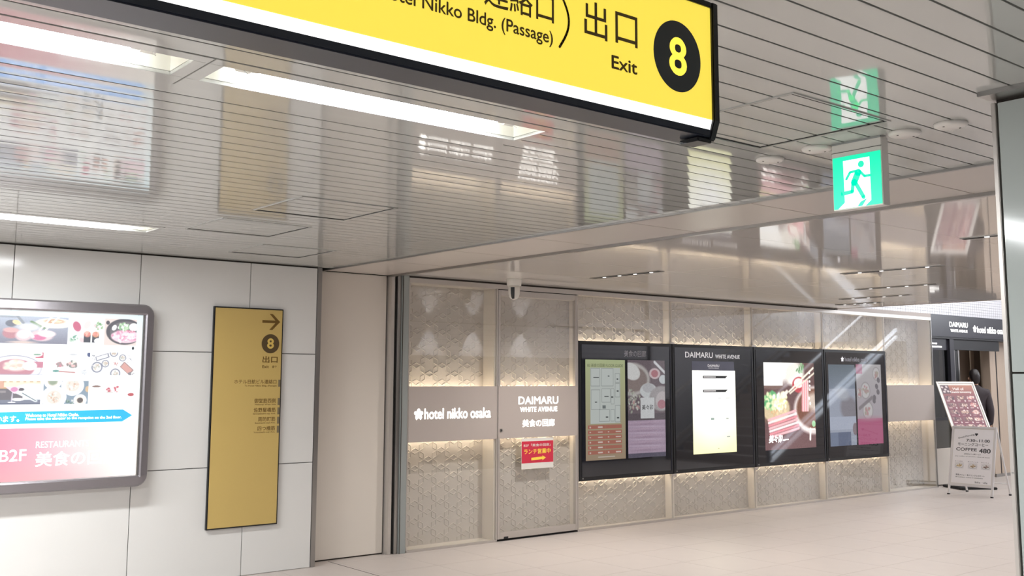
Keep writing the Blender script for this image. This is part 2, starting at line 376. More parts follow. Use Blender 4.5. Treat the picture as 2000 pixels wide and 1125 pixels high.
# linear downlights
for x, y0, y1, lb in ((6.83, 6.28, 7.17, 'dark slot downlight nearest the dome camera'), (6.80, 2.55, 3.47, 'dark slot downlight partly hidden by the white column'),
                      (8.26, 4.41, 5.36, 'dark slot downlight above the third screen, longest of the group'), (9.82, 5.30, 6.21, 'dark slot downlight second in the far group'),
                      (10.88, 6.2, 7.10, 'dark slot downlight third in the far group'), (11.68, 7.05, 7.68, 'thin dark slot downlight at the far ceiling edge')):
    t = thing('slot_downlight', lb, 'ceiling light', (x, (y0+y1)/2, H), 'linear slot downlights in the gloss ceiling')
    MB().box(x-.028, x+.028, y0, y1, H-.003, H+.001).build('slot', M_VOID, t)
    fr = MB()
    for a in ((x-.034, x-.028, y0-.006, y1+.006), (x+.028, x+.034, y0-.006, y1+.006), (x-.028, x+.028, y0-.006, y0), (x-.028, x+.028, y1, y1+.006)): fr.box(*a, H-.006, H+.001)
    fr.each('frame_rail', M_STEEL, t)
    for q in range(4):
        yy = y0+(y1-y0)*(q+.6)/4.4
        MB().tube((x, yy, H-.003), (x, yy, H-.008), .017, 12).build('lamp', M_WHITELIT, t)

# ------------------------------------------------------------------ left wall of white panels
YL = 8.05
wl = struct('wall_left', MB().box(-6, 4.352, YL+.012, 8.6, 0, 2.66).box(4.352, 5.4, 8.285, 8.6, 0, 2.66), M_JOINT)
XJ = [-5.48+.92*k for k in range(11)]
XJ[-1] = 3.72
XJ = [3.72-.92*k for k in range(10, -1, -1)]+[4.346]
for i in range(len(XJ)-1):
    for z0, z1 in ((.0, .878), (.878, 1.80), (1.80, 2.553)):
        MB().box(XJ[i]+.0028, XJ[i+1]-.0028, YL, YL+.014, z0+.0028, z1-.0028).build('wall_panel', M_WALL, wl, .0016)
MB().box(4.348, 4.392, YL-.002, 8.29, 0, H).build('corner_post', M_STEEL, wl, .003)
MB().box(4.40, 5.178, 8.24, 8.285, .012, H-.008).build('beige_panel', M_BEIGE, wl, .003)
MB().box(4.392, 5.2, 8.262, 8.285, 0, H).build('shadow_gap', M_JOINT, wl)
# shutter guide rail between the beige panel and the glass wall
gd = struct('trim_1', MB().box(5.19, 5.228, 8.17, 8.30, 0, H), M_ALU, .003)
MB().box(5.228, 5.256, 8.21, 8.30, 0, H).build('guide_slot', M_BLACK, gd)
MB().box(5.256, 5.300, 8.165, 8.30, 0, H).build('guide_channel', M_STEEL, gd, .004)
MB().box(5.300, 5.372, 8.145, 8.30, 0, H).build('guide_cover', M_GREY, gd, .004)
MB().box(5.30, 5.306, 8.143, 8.146, 0, H).build('guide_groove', M_JOINT, gd)

# ------------------------------------------------------------------ glass display wall with relief panels
YG = 8.16
wb = struct('wall_back', MB().box(5.36, 14.87, 8.46, 8.6, 0, 2.60), M_BAND)
def lattice(x0, x1, z0, z1, y, ox, oz, sx=1.075, a=.0945, w=.0115, h=.0058):
    b = MB(); hh = math.sqrt(3)*a; x0, x1, ox = x0/sx, x1/sx, ox/sx
    for i in range(int((x0-ox)/(1.5*a))-2, int((x1-ox)/(1.5*a))+3):
        for j in range(int((z0-oz)/hh)-abs(i)-3, int((z1-oz)/hh)+abs(i)+4):
            cx, cz = ox+1.5*a*i, oz+hh*(j+i/2)
            if not (x0-2*a < cx < x1+2*a and z0-2*a < cz < z1+2*a): continue
            for ang in (-120, -60, 0):                 # three of the six sides of a cell, each replaced by a rhombus of ridges
                p = (cx+a*math.cos(math.radians(ang)), cz+a*math.sin(math.radians(ang)))
                q = (cx+a*math.cos(math.radians(ang-60)), cz+a*math.sin(math.radians(ang-60)))
                mx, mz = (p[0]+q[0])/2, (p[1]+q[1])/2; dx, dz = (q[0]-p[0])/a, (q[1]-p[1])/a
                s = a/2/math.sqrt(3)
                for t in ((mx-dz*s, mz+dx*s), (mx+dz*s, mz-dx*s)):
                    for e in (p, q):
                        A, B = list(e), list(t); ok = True
                        for k, lo, hi in ((0, x0, x1), (1, z0, z1)):
                            if max(A[k], B[k]) < lo or min(A[k], B[k]) > hi: ok = False; break
                            for P, Q in ((A, B), (B, A)):
                                for lim, sg in ((lo, 1), (hi, -1)):
                                    if sg*(P[k]-lim) < 0 and abs(Q[k]-P[k]) > 1e-6:
                                        u = (lim-P[k])/(Q[k]-P[k]); o = 1-k; P[o] += u*(Q[o]-P[o]); P[k] = lim
                        if not ok: continue
                        ex, ez = B[0]-A[0], B[1]-A[1]; l = math.hypot(ex, ez)
                        if l < .004: continue
                        nx, nz = -ez/l*w/2, ex/l*w/2; n = len(b.v)
                        for (X, Z) in (A, B): b.v += [(X+nx, y, Z+nz), (X+nx*.45, y-h, Z+nz*.45), (X-nx*.45, y-h, Z-nz*.45), (X-nx, y, Z-nz)]
                        b.f += [(n, n+1, n+5, n+4), (n+1, n+2, n+6, n+5), (n+2, n+3, n+7, n+6), (n, n+3, n+2, n+1), (n+4, n+5, n+6, n+7)]
    b.v = [(x*sx, yy, z) for x, yy, z in b.v]
    return b
BAYS = [(5.385, 6.43, 8.345, 'band'), (6.452, 7.525, 8.25, 'band'), (7.545, 9.02, 8.262, 'scr'), (9.035, 10.525, 8.262, 'scr'), (10.54, 12.03, 8.262, 'scr'), (12.045, 13.545, 8.262, 'scr'), (13.56, 14.85, 8.36, 'band')]
def bay(i, root, y0=.02, ztop=2.495, inset=0.):
    x0, x1, yr, kind = BAYS[i]
    rp = MB().box(x0+.004, x1-.02, yr, yr+.03, y0, ztop).build('relief_panel', M_RELIEF, root)
    x1r = x1-.085 if kind == 'band' else x1-.03
    lattice(x0+.006, x1-.024, y0+.01, ztop-.006, yr, *((x0+.209, 1.4756) if i == 0 else (x0+.513, 2.239) if i == 1 else (x0+.12, 2.02))).build('relief_ridges', M_RELIEF, rp, kind='stuff')
    MB().box(x1-.02, x1, YG+.006, yr+.03, y0, ztop).build('jamb', M_BEIGE, root)
    MB().box(x0, x0+.004, YG+.006, yr+.03, y0, ztop).build('jamb', M_BEIGE, root)
    MB().box(x0, x1, YG+.006, yr+.03, ztop, ztop+.01).box(x0, x1, YG+.006, yr+.03, y0-.015, y0).each('box_lining', M_BEIGE, root)
    lo, hi = ((1.0, 1.52) if kind == 'band' else (.515, 2.005))
    MB().box(x0+.003, x1-.003, YG-.005, YG+.005, hi+.003, ztop-.002).build('glass_pane', M_GLASS, root)
    MB().box(x0+.003, x1-.003, YG-.005, YG+.005, y0+.002, lo-.003).build('glass_pane', M_GLASS, root)
    return x0, x1, yr, lo, hi
for i in (0, 2, 3, 4, 5, 6): bay(i, wb)
MB().box(5.372, 14.86, YG-.014, 8.46, 2.497, 2.544).build('header_rail', M_ALU, wb, .003)
MB().box(5.372, 12.36, YG-.004, 8.46, 2.544, 2.575).build('shadow_gap', M_JOINT, wb)
MB().box(12.40, 14.86, YG-.012, 8.20, 2.545, 2.602).build('header_filler', M_BANDP, wb)
MB().box(5.372, 6.43, YG-.012, YG+.01, 0, .022).build('sill', M_ALU, wb, .003)
MB().box(7.545, 14.86, YG-.012, YG+.01, 0, .022).build('sill', M_ALU, wb, .003)
MB().box(6.43, 6.447, YG-.012, YG+.02, 0, 2.497).build('mullion', M_ALU, wb, .002)
MB().box(7.53, 7.544, YG-.012, YG+.02, 0, 2.497).build('mullion', M_ALU, wb, .002)
MB().box(5.372, 5.386, YG-.012, YG+.02, 0, 2.497).build('mullion', M_ALU, wb, .002)
for x in (9.0275, 10.5325, 12.0375, 13.5525):
    for z0, z1 in ((.022, .513), (2.006, 2.497)) if x < 13.5 else ((.022, 2.497),):
        MB().box(x-.0065, x+.0065, YG-.004, YG+.012, z0, z1).build('glazing_joint', M_BEIGE, wb)
    for z in ((2.012, .505) if x < 13.5 else ()):
        MB().box(x-.04, x+.04, YG-.02, YG+.004, z-.010, z+.010).build('glazing_clip', M_ALU, wb, .002)
MB().box(14.85, 14.866, YG-.01, 8.46, .0, 2.497).build('glass_edge', M_GLASS, wb)
MB().box(14.848, 14.868, YG-.012, YG+.004, .0, 2.497).build('edge_profile', M_STEEL, wb, .002)

# glazed door leaf in the second bay
dr = struct('door_1', MB().box(6.452, 7.525, 8.30, 8.33, .02, 2.45), M_BAND)
bay(1, dr, .055, 2.43)
for a in ((6.450, 6.478, .02, 2.489), (7.499, 7.527, .02, 2.489)):
    MB().box(a[0], a[1], YG-.014, YG+.03, a[2], a[3]).build('door_stile', M_ALU, dr, .003)
MB().box(6.478, 7.499, YG-.014, YG+.03, .022, .085).build('bottom_rail', M_ALU, dr, .003)
MB().box(6.478, 7.499, YG-.014, YG+.03, 2.432, 2.489).build('top_rail', M_ALU, dr, .003)
MB().box(6.447, 6.452, YG-.004, YG+.03, .0, 2.475).box(7.526, 7.531, YG-.004, YG+.03, .0, 2.475).box(6.447, 7.531, YG-.004, YG+.03, 2.4895, 2.497).box(6.452, 7.526, YG+.004, YG+.03, .002, .02).each('door_gap', M_VOID, dr)
MB().box(6.53, 6.585, YG-.016, YG+.02, .02, .042).build('floor_pivot', M_BLACK, dr)

def leds(x0, x1, yr, lo, hi, root):
    ym = (YG+yr)/2+.02
    MB().box(x0+.03, x1-.05, YG+.012, ym+.012, hi-.06, hi-.05).box(x0+.03, x1-.05, YG+.012, ym+.012, lo+.05, lo+.06).each('light_shelf', M_WHITE, root)
    MB().box(x0+.04, x1-.06, ym-.006, ym+.006, hi-.05, hi-.04).build('led_strip', M_LED, root)
    MB().box(x0+.04, x1-.06, ym-.006, ym+.006, lo+.04, lo+.05).build('led_strip', M_LED, root)
def flower(cx, cz, r, y, m, parent):
    b = MB()
    for k in range(5):
        t = PI/2+2*PI*k/5; b.ell(cx+r*.56*math.cos(t), cz+r*.56*math.sin(t), r*.46, r*.36, y-.001, y, 16, t)
    b.ell(cx, cz, r*.14, r*.14, y-.001, y, 10)
    b.stroke([(cx-r*.1, cz-r*.25), (cx-r*.45, cz-r*.95)], r*.12, y-.001, y).stroke([(cx+r*.1, cz-r*.25), (cx+r*.45, cz-r*.95)], r*.12, y-.001, y)
    return b.build('emblem', m, parent)
def sign_band(i, label):
    x0, x1, yr, lo, hi = BAYS[i][0], BAYS[i][1], BAYS[i][2], 1.0, 1.52
    t = thing('sign_band', label, 'sign', ((x0+x1)/2, YG, lo), 'metal sign bands across the glass wall')
    MB().box(x0-.002, x1+.002, YG-.016, YG+.012, lo, hi).build('band_plate', M_BANDP, t, .002)
    leds(x0, x1, yr, lo, hi, t)
    return t
YF = YG-.0172
b1 = sign_band(0, 'beige metal sign band with lit hotel name and flower emblem beside the grey shutter rail')
flower(5.495, 1.26, .052, YF, M_LETTER, b1)
text('hotel nikko osaka', 5.56, 6.357, 1.21, 1.312, YF, M_LETTER, b1, .022)
b2 = sign_band(1, 'beige metal sign band on the glass door with lit store name and Japanese line')
text('DAIMARU', 6.711, 7.251, 1.335, 1.413, YF, M_LETTER, b2, .012)
text('WHITE AVENUE', 6.732, 7.236, 1.257, 1.308, YF, M_LETTER, b2, .03, space=1.1)
text('美食の回廊', 6.764, 7.20, 1.106, 1.182, YF, M_LETTER, b2, .018)
MB().tube((6.485, YF, 1.081), (6.485, YF-.006, 1.081), .017, 18).build('lock_cylinder', M_STEEL, b2)
MB().box(6.481, 6.489, YF-.0075, YF-.0055, 1.072, 1.090).build('keyhole', M_BLACK, b2)
b3 = sign_band(6, 'blank metal sign band right of the four screens, no lettering')

# paper notice on the door glass
nt = thing('paper_notice', 'red lunch notice with yellow arrow taped on the glass door', 'notice', (6.975, YG-.006, .683))
YN = YG-.006
MB().box(6.760, 7.190, YN-.0015, YN, .684, .99).build('sheet', M_WHITE, nt)
MB().flat([(6.762, .742), (7.188, .742), (7.188, .961), (6.762, .961)], YN-.002).build('red_field', mat('notice_red', (203, 44, 70), .5), nt)
M_NY = mat('notice_yellow', (250, 218, 80), .5)
text('B2F「美食の回廊」', 6.788, 7.15, .905, .935, YN-.0025, M_WHITE, nt, .01)
text('ランチ営業中', 6.792, 7.150, .832, .884, YN-.0025, M_NY, nt, .02)
MB().prism([(6.89, .768), (7.04, .775), (7.04, .764), (7.086, .789), (7.04, .812), (7.04, .801), (6.89, .794)], YN-.003, YN-.002).build('arrow', M_NY, nt)

# ------------------------------------------------------------------ four information displays
DY = 8.14
def display(x0, x1, label):
    t = thing('information_display', label, 'display screen', ((x0+x1)/2, DY, .52), 'row of four black display boxes on the glass wall')
    MB().box(x0, x1, DY, 8.205, .518, 2.003).build('housing', M_BLACK, t, .004)
    MB().box(x0+.035, x1-.05, DY-.004, DY+.01, .56, 1.965).build('front_glass', M_SCREEN, t, .002)
    MB().box(x1-.04, x1-.028, DY-.003, DY+.004, .56, 1.93).build('door_edge', mat('edge_blue_black', (16, 20, 40), .3), t)
    MB().tube((x0+.05, DY-.001, .545), (x0+.05, DY-.004, .545), .008, 10).build('screw', M_STEEL, t)
    leds(x0+.01, x1-.01, 8.262, .515, 2.007, t)
    return t
S = DY-.0046
d1 = display(7.545, 9.015, 'black display box with floor map and a plate picture, nearest the glass door')
d2 = display(9.02, 10.515, 'black display box with one bright pale yellow page, second from the glass door')
d3 = display(10.525, 12.02, 'black display box with one bright hotpot photo, third from the glass door')
d4 = display(12.03, 13.545, 'black display box with a blue screen and a pink-based screen, last of the row')
M_CAP = mat('caption_letters', (236, 236, 240), .4, emit=.35)
M_CAPD = mat('caption_letters_dim', (150, 150, 158), .4, emit=.1)
text('美食の回廊', 8.226, 8.576, 1.842, 1.914, S, M_CAPD, d1, .01)
text('DAIMARU', 9.239, 9.736, 1.848, 1.916, S, M_CAP, d2, .01)
text('WHITE AVENUE', 9.78, 10.245, 1.845, 1.893, S, M_CAP, d2, .02)
flower(12.452, 1.875, .034, S, M_CAP, d4)
text('hotel nikko osaka', 12.51, 13.075, 1.846, 1.905, S, M_CAPD, d4, .015)
# screen 1: floor map
g = Ink(122, 216, (200, 196, 160), .565); g.grad((196, 210, 150), (178, 150, 120)); g.rect(.12, .085, .87, .64, (206, 214, 208))
for x0, y0, x1, y1 in ((.13, .09, .36, .27), (.39, .09, .7, .27), (.74, .14, .86, .23), (.74, .24, .86, .38), (.4, .29, .62, .43), (.63, .29, .71, .45), (.14, .3, .36, .5), (.34, .5, .6, .62), (.62, .5, .72, .62), (.74, .46, .87, .63)):
    g.rect(x0, y0, x1, y1, (150, 158, 156)); g.rect(x0+.008, y0+.004, x1-.008, y1-.004, (208, 216, 211))
for x, y, w in ((.2, .175, .14), (.47, .365, .1), (.64, .37, .05), (.78, .31, .05), (.5, .57, .06), (.23, .42, .06), (.56, .16, .04), (.78, .58, .06), (.78, .19, .04)):
    g.rect(x, y, x+w, y+.012, (70, 76, 78))
g.rect(.42, .46, .5, .49, (120, 130, 130))
for r in range(6):
    y = .655+.05*r
    g.rect(.06, y, .9, y+.036, (196, 112, 92)); g.rect(.475, y, .485, y+.036, (186, 140, 118))
    for x, w in ((.1, .03), (.3, .12)) + (((.55, .03), (.75, .13)) if r not in (0, 4) else ()): g.rect(x, y+.012, x+w, y+.024, (236, 212, 200))
g.rect(.3, .965, .72, .972, (220, 205, 190))
g.build('screen_picture', 7.635, 8.237, .727, 1.804, S, P_DIM, d1)
text('B2 美食の回廊 FLOOR GUIDE', 7.665, 8.205, 1.722, 1.762, S-.001, mat('map_ink', (96, 108, 78), .5), d1)
g = Ink(120, 216, (120, 104, 112), .565)
g.ell(.12, .2, .5, .18, (196, 190, 186)); g.ell(.12, .2, .42, .14, (150, 132, 128)); g.ell(.1, .12, .25, .09, (226, 226, 224), .3)
g.ell(.72, .14, .16, .06, (222, 196, 200)); g.ell(.72, .14, .1, .04, (196, 120, 130)); g.line(.72, .02, 1, .13, .02, (230, 232, 236)); g.ell(.95, .2, .12, .05, (214, 222, 226))
g.ell(.55, .32, .24, .085, (216, 220, 222)); g.ell(.55, .29, .17, .05, (196, 196, 200)); g.ell(.9, .4, .35, .14, (176, 170, 172)); g.ell(.93, .42, .2, .1, (206, 196, 198)); g.ell(.9, .46, .12, .05, (196, 130, 142))
g.blobs(.15, .42, .2, .12, 60, .035, [(206, 206, 196), (186, 186, 170), (200, 150, 150), (170, 176, 160)])
g.rect(0, .55, 1, .62, (104, 92, 100)); g.rect(.33, .39, .7, .6, (222, 224, 226))
g.rect(0, .62, 1, 1, (186, 160, 186)); g.grad((192, 150, 176), (206, 186, 214), True, .6, 1, .0)
for k in range(14): g.ell(.5, .64+.022*k, .7, .012, [(196, 166, 190), (176, 146, 172), (206, 182, 206)][k % 3], .02*(k % 3-1), .8)
g.rect(0, .955, 1, 1, (96, 90, 112)); g.speck(6)
g.build('screen_picture', 8.278, 8.884, .727, 1.807, S, P_DIM, d1)
text('美々卯', 8.50, 8.68, 1.25, 1.31, S-.001, M_INK2, d1, .01)
# screen 2: page
g = Ink(100, 150, (254, 254, 238), .72); g.grad((255, 255, 246), (250, 246, 170), True, .1, 1); g.ell(.5, .4, .75, .6, (255, 255, 252), 0, .9)
for x, y, w in ((.58, .33, .07), (.76, .33, .1), (.76, .58, .06), (.77, .8, .08), (.42, .58, .07)): g.rect(x, y, x+w, y+.012, (150, 156, 150))
g.rect(.41, .575, .48, .6, (140, 160, 150)); g.rect(.56, .94, .59, .947, (120, 120, 90))
g.build('screen_picture', 9.357, 10.148, .722, 1.699, S, P_SCRB, d2)
MB().flat([(9.355, 1.70), (10.134, 1.70), (10.131, 1.808), (9.355, 1.808)], S).build('page_header', mat('page_header', (86, 88, 104), .3, emit=.3), d2)
text('DAIMARU', 9.64, 9.85, 1.742, 1.772, S-.001, M_CAP, d2, .02)
text('WHITE AVENUE', 9.65, 9.84, 1.722, 1.735, S-.001, M_CAP, d2, .02)
for z in (1.622, 1.457):
    MB().flat([(9.546, z-.015), (9.96, z-.015), (10.0, z+.014), (9.546, z+.014)], S-.001).build('heading_bar', M_INK2, d2)
    MB().flat([(9.56, z-.006), (9.78, z-.006), (9.78, z+.006), (9.56, z+.006)], S-.002).build('heading_text', M_CAP, d2)
# screen 3: hotpot photograph
g = Ink(150, 150, (92, 64, 66), .98); g.grad((96, 66, 64), (110, 76, 78))
g.ell(.2, .02, .6, .3, (240, 238, 232), 0, .4); g.ell(.6, .14, .22, .16, (226, 220, 208), 0, .3); g.rect(.0, .18, .36, .27, (248, 248, 244)); g.rect(.0, .27, .36, .3, (120, 92, 84))
g.ell(.14, .21, .2, .04, (255, 255, 255)); g.blobs(.72, .06, .08, .06, 12, .03, [(96, 150, 96), (140, 180, 130)])
g.ell(.22, .55, .31, .2, (120, 90, 78)); g.ell(.22, .53, .28, .17, (206, 182, 140)); g.blobs(.14, .46, .13, .12, 40, .045, [(86, 170, 104), (150, 206, 130), (216, 226, 170)]); g.blobs(.3, .44, .14, .1, 36, .045, [(244, 238, 200), (226, 220, 150), (250, 248, 226)]); g.blobs(.28, .6, .16, .06, 20, .03, [(216, 170, 120), (236, 200, 150)])
g.ell(.68, .26, .14, .1, (196, 60, 70)); g.ell(.68, .24, .1, .06, (250, 236, 226)); g.ell(.98, .56, .44, .3, (214, 200, 196)); g.ell(.98, .54, .38, .25, (120, 70, 52)); g.ell(1.0, .46, .3, .14, (196, 176, 160), 0, .5)
for k in range(6): g.line(.76+.02*k, .22, .74+.022*k, .56, .02, [(226, 140, 146), (240, 190, 190)][k % 2])
g.line(.98, .06, .48, .34, .016, (236, 226, 206)); g.line(1, .12, .5, .36, .014, (226, 210, 190)); g.line(.44, .34, .36, .4, .03, (240, 232, 210))
for k in range(7): g.line(.07+.006*k, .66+.032*k, .6+.01*k, .56+.034*k, .019, [(240, 170, 176), (250, 214, 214), (226, 130, 142)][k % 3])
for k in range(5): g.ell(.9+.0*k, .12+.05*k, .018, .014, (250, 250, 246)); 
g.ell(.88, .42, .018, .02, (250, 250, 246)); g.ell(.9, .48, .018, .02, (250, 250, 246)); g.ell(.96, .72, .04, .04, (150, 206, 150)); g.rect(.8, .775, .99, .795, (246, 240, 220)); g.line(.89, .78, .88, .9, .02, (250, 248, 240)); g.speck(4)
g.build('screen_picture', 10.711, 11.786, .713, 1.811, S, P_SCRB, d3)
text('美々卯', 10.78, 11.05, .80, .90, S-.001, M_LETTER, d3, .03, shear=.02)
MB().flat([(11.07, .822), (11.19, .828), (11.19, .842), (11.07, .836)], S-.001).build('script_line', M_LETTER, d3)
# screen 4
g = Ink(110, 190, (150, 160, 178), .57); g.grad((110, 128, 142), (160, 172, 200), True, 0, .5); g.rect(0, .3, 1, 1, (176, 186, 208)); g.ell(.75, .55, .4, .18, (150, 146, 158), .3, .3); g.ell(.5, .36, .35, .1, (190, 196, 210), .2, .5); g.rect(0, .64, 1, .8, (190, 200, 224)); g.ell(.95, .8, .1, .08, (150, 130, 140)); g.rect(.02, .83, .78, 1, (108, 122, 156)); g.rect(0, .83, .3, 1, (128, 144, 176)); g.speck(3)
g.build('screen_picture', 12.112, 12.734, .707, 1.80, S, P_DIM, d4)
g = Ink(110, 190, (196, 192, 194), .57); g.grad((200, 196, 198), (190, 180, 190), True, 0, .6)
g.rect(0, 0, .25, .12, (196, 100, 130)); g.rect(.02, 0, .24, .1, (190, 110, 140))
for x, y, r in ((.35, .33, .2), (.42, .58, .22), (.8, .12, .16), (.12, .36, .12)): g.ell(x, y, r, r*.57, (170, 164, 168)); g.ell(x, y, r*.86, r*.5, (214, 210, 212)); g.blobs(x, y, r*.5, r*.3, 10, .05, [(196, 160, 160), (186, 176, 160), (206, 150, 156)])
for x, y in ((.7, .42), (.68, .46), (.85, .35), (.8, .28), (.88, .2)): g.ell(x, y, .07, .035, (130, 124, 132), .7)
g.line(.1, .55, .6, .42, .03, (150, 142, 148)); g.rect(0, .68, 1, 1, (206, 92, 140)); g.grad((206, 110, 150), (204, 84, 134), True, .66, 1, .0); g.ell(.5, .68, .8, .05, (204, 150, 170), 0, .7, .6)
g.build('screen_picture', 12.772, 13.397, .706, 1.81, S, P_DIM, d4)

# ------------------------------------------------------------------ food poster lightbox on the left wall
def rrect(x0, x1, z0, z1, r, n=6):
    o = []
    for cx, cz, a in ((x1-r, z1-r, 0), (x0+r, z1-r, 90), (x0+r, z0+r, 180), (x1-r, z0+r, 270)):
        o += [(cx+r*math.cos(math.radians(a+90*i/n)), cz+r*math.sin(math.radians(a+90*i/n))) for i in range(n+1)]
    return o
def rings(loops, ys):                                  # skin between loops of equal length, each at its own depth
    b = MB(); k = len(loops[0])
    for l, y in zip(loops, ys): b.v += [(x, y, z) for x, z in l]
    for j in range(len(loops)-1): b.f += [(j*k+i, j*k+(i+1) % k, (j+1)*k+(i+1) % k, (j+1)*k+i) for i in range(k)]
    return b
pb = thing('poster_lightbox', 'steel framed backlit food poster with blue arrow and red base on the white wall', 'lightbox', (1.93, YL, .775))
x0, x1, z0, z1 = 1.03, 2.812, .858, 2.072
rings([rrect(x0-.075, x1+.075, z0-.082, z1+.082, .085), rrect(x0-.075, x1+.075, z0-.082, z1+.082, .085), rrect(x0-.062, x1+.062, z0-.068, z1+.068, .075), rrect(x0-.012, x1+.012, z0-.012, z1+.012, .012), rrect(x0, x1, z0, z1, .004), rrect(x0, x1, z0, z1, .004)],
      [YL, 7.955, 7.925, 7.918, 7.925, 7.965]).build('frame', M_STEEL2, pb, smooth=False)
MB().box(x0+.004, x1-.004, 7.96, 8.04, z0+.004, z1-.004).build('light_panel', M_WHITELIT, pb)
MB().box(x1-.013, x1-.001, 7.940, 7.962, z0, z1).build('inner_bezel', M_STEEL, pb, .002)
PY = 7.9585
g = Ink(60, 40, (214, 246, 255)); g.ell(.5, .6, .75, .75, (253, 255, 255), 0, .5); g.build('poster_sheet', x0+.004, x1-.014, 1.232, z1-.004, PY, P_LIT, pb)
g = Ink(80, 30, (255, 150, 165)); g.grad((255, 124, 158), (255, 243, 236), False, .36, .95); g.ell(.52, 1.05, .45, .6, (255, 172, 166), 0, 1., .6); g.ell(.9, .2, .3, .9, (255, 246, 232), 0, 1., .7)  # printed gradient; its paling to the right also paints in backlight glow
g.build('red_base', x0+.004, x1-.014, z0+.004, 1.232, PY, P_LIT, pb)
PZ = PY-.001
def pic(gk, n, x0, x1, z0, z1):
    gk.a = 255-(255-gk.a)*.8; gk.build('food_picture', x0, x1, z0, z1, PZ, P_LIT, pb)  # paled toward white: the backlight's washout is put into the picture colours
# steak on a griddle
g = Ink(150, 64, (120, 128, 150), 2.35); g.grad((176, 190, 214), (112, 112, 136)); g.ell(.1, .3, .2, .4, (150, 170, 200), 0, .8); g.rect(0, 0, .5, .08, (120, 128, 140), .5)
g.ell(.86, .23, .2, .2, (250, 246, 226), 0, .15); g.ell(.86, .16, .12, .1, (214, 150, 110), 0, .4); g.ell(.88, .16, .06, .05, (250, 220, 180)); g.line(.64, .2, .76, .42, .05, (96, 136, 90)); g.ell(.45, .28, .06, .13, (90, 96, 116)); g.ell(.5, .24, .05, .08, (250, 214, 150), .6)
g.ell(.62, .4, .16, .2, (240, 240, 246), 0, .7)
for cx, cy, rx, ry, c in ((.45, .64, .09, .21, (190, 110, 124)), (.45, .52, .085, .1, (226, 160, 160)), (.57, .7, .09, .24, (232, 190, 196)), (.57, .66, .07, .18, (250, 226, 226)), (.74, .7, .13, .22, (236, 200, 206)), (.72, .76, .075, .12, (222, 96, 150)), (.79, .62, .1, .14, (250, 226, 226))): g.ell(cx, cy, rx, ry, c, .05, .25)
g.ell(.56, .95, .18, .06, (220, 190, 180), 0, .6); g.line(.5, .0, .66, .75, .05, (226, 230, 236)); g.line(.5, 0, .56, .25, .05, (130, 140, 156)); g.line(.83, .0, .72, .5, .03, (250, 250, 250)); g.line(.9, .0, .77, .52, .03, (250, 250, 250)); g.speck(3)
pic(g, 0, 1.55, 2.253, 1.835, 2.030)
# sushi
g = Ink(90, 64, (246, 248, 250), 1.3)
g.ell(.2, .32, .12, .22, (206, 70, 110), -.5, .2); g.ell(.5, .25, .12, .24, (226, 216, 214), .6, .4); g.blobs(.82, .3, .12, .14, 16, .05, [(96, 160, 100), (140, 190, 130), (226, 190, 196)]); g.blobs(.12, .78, .12, .14, 14, .05, [(90, 160, 130), (170, 206, 180)]); g.ell(.36, .82, .12, .12, (230, 196, 200), .8, .5)
for cx in (.51, .76): g.rect(cx-.1, .62, cx+.1, .9, (44, 48, 62)); g.ell(cx, .6, .12, .13, (220, 110, 96) if cx < .6 else (216, 130, 90), 0, .3); g.blobs(cx, .57, .1, .07, 14, .035, [(240, 120, 110), (250, 170, 150)])
g.ell(.84, .84, .13, .11, (252, 252, 252)); pic(g, 0, 2.268, 2.512, 1.835, 2.031)
# sukiyaki pan
g = Ink(90, 72, (226, 204, 196), 1.2); g.ell(.62, .48, .58, .5, (58, 56, 66), 0, .06); g.ell(.66, .5, .5, .42, (90, 84, 92), 0, .06); g.ell(.66, .66, .48, .26, (244, 196, 212), 0, .15); g.blobs(.64, .66, .4, .2, 70, .07, [(236, 160, 190), (250, 220, 230), (222, 130, 170), (250, 236, 240)]); g.ell(.3, .34, .07, .12, (246, 246, 244), .5); g.blobs(.58, .3, .14, .14, 36, .06, [(240, 248, 240), (120, 180, 120), (180, 220, 170)]); g.ell(.9, .3, .16, .16, (236, 240, 236)); g.blobs(.78, .46, .16, .04, 20, .03, [(196, 80, 120), (226, 130, 160)]); g.ell(.1, .16, .06, .08, (58, 56, 66))
pic(g, 0, 2.516, 2.757, 1.836, 2.036)
# shark fin soup
g = Ink(120, 64, (252, 253, 255), 2.1); g.ell(.66, .74, .33, .58, (150, 150, 176), 0, .05); g.ell(.66, .74, .32, .54, (246, 246, 252), 0, .05); g.ell(.66, .74, .25, .42, (196, 110, 130), 0, .1); g.ell(.68, .62, .17, .26, (250, 226, 214), 0, .4); g.blobs(.68, .6, .14, .2, 30, .05, [(250, 236, 226), (236, 190, 170), (252, 216, 196)]); g.rect(.9, .05, 1, .28, (206, 70, 100)); g.ell(.9, .12, .09, .13, (250, 250, 250)); g.ell(.92, .14, .05, .04, (110, 160, 130)); g.rect(.88, .44, 1, .68, (200, 100, 130)); g.ell(.84, .62, .09, .2, (250, 250, 252)); g.rect(0, .95, 1, 1, (150, 156, 180), .5)
pic(g, 0, 1.53, 2.094, 1.611, 1.779)
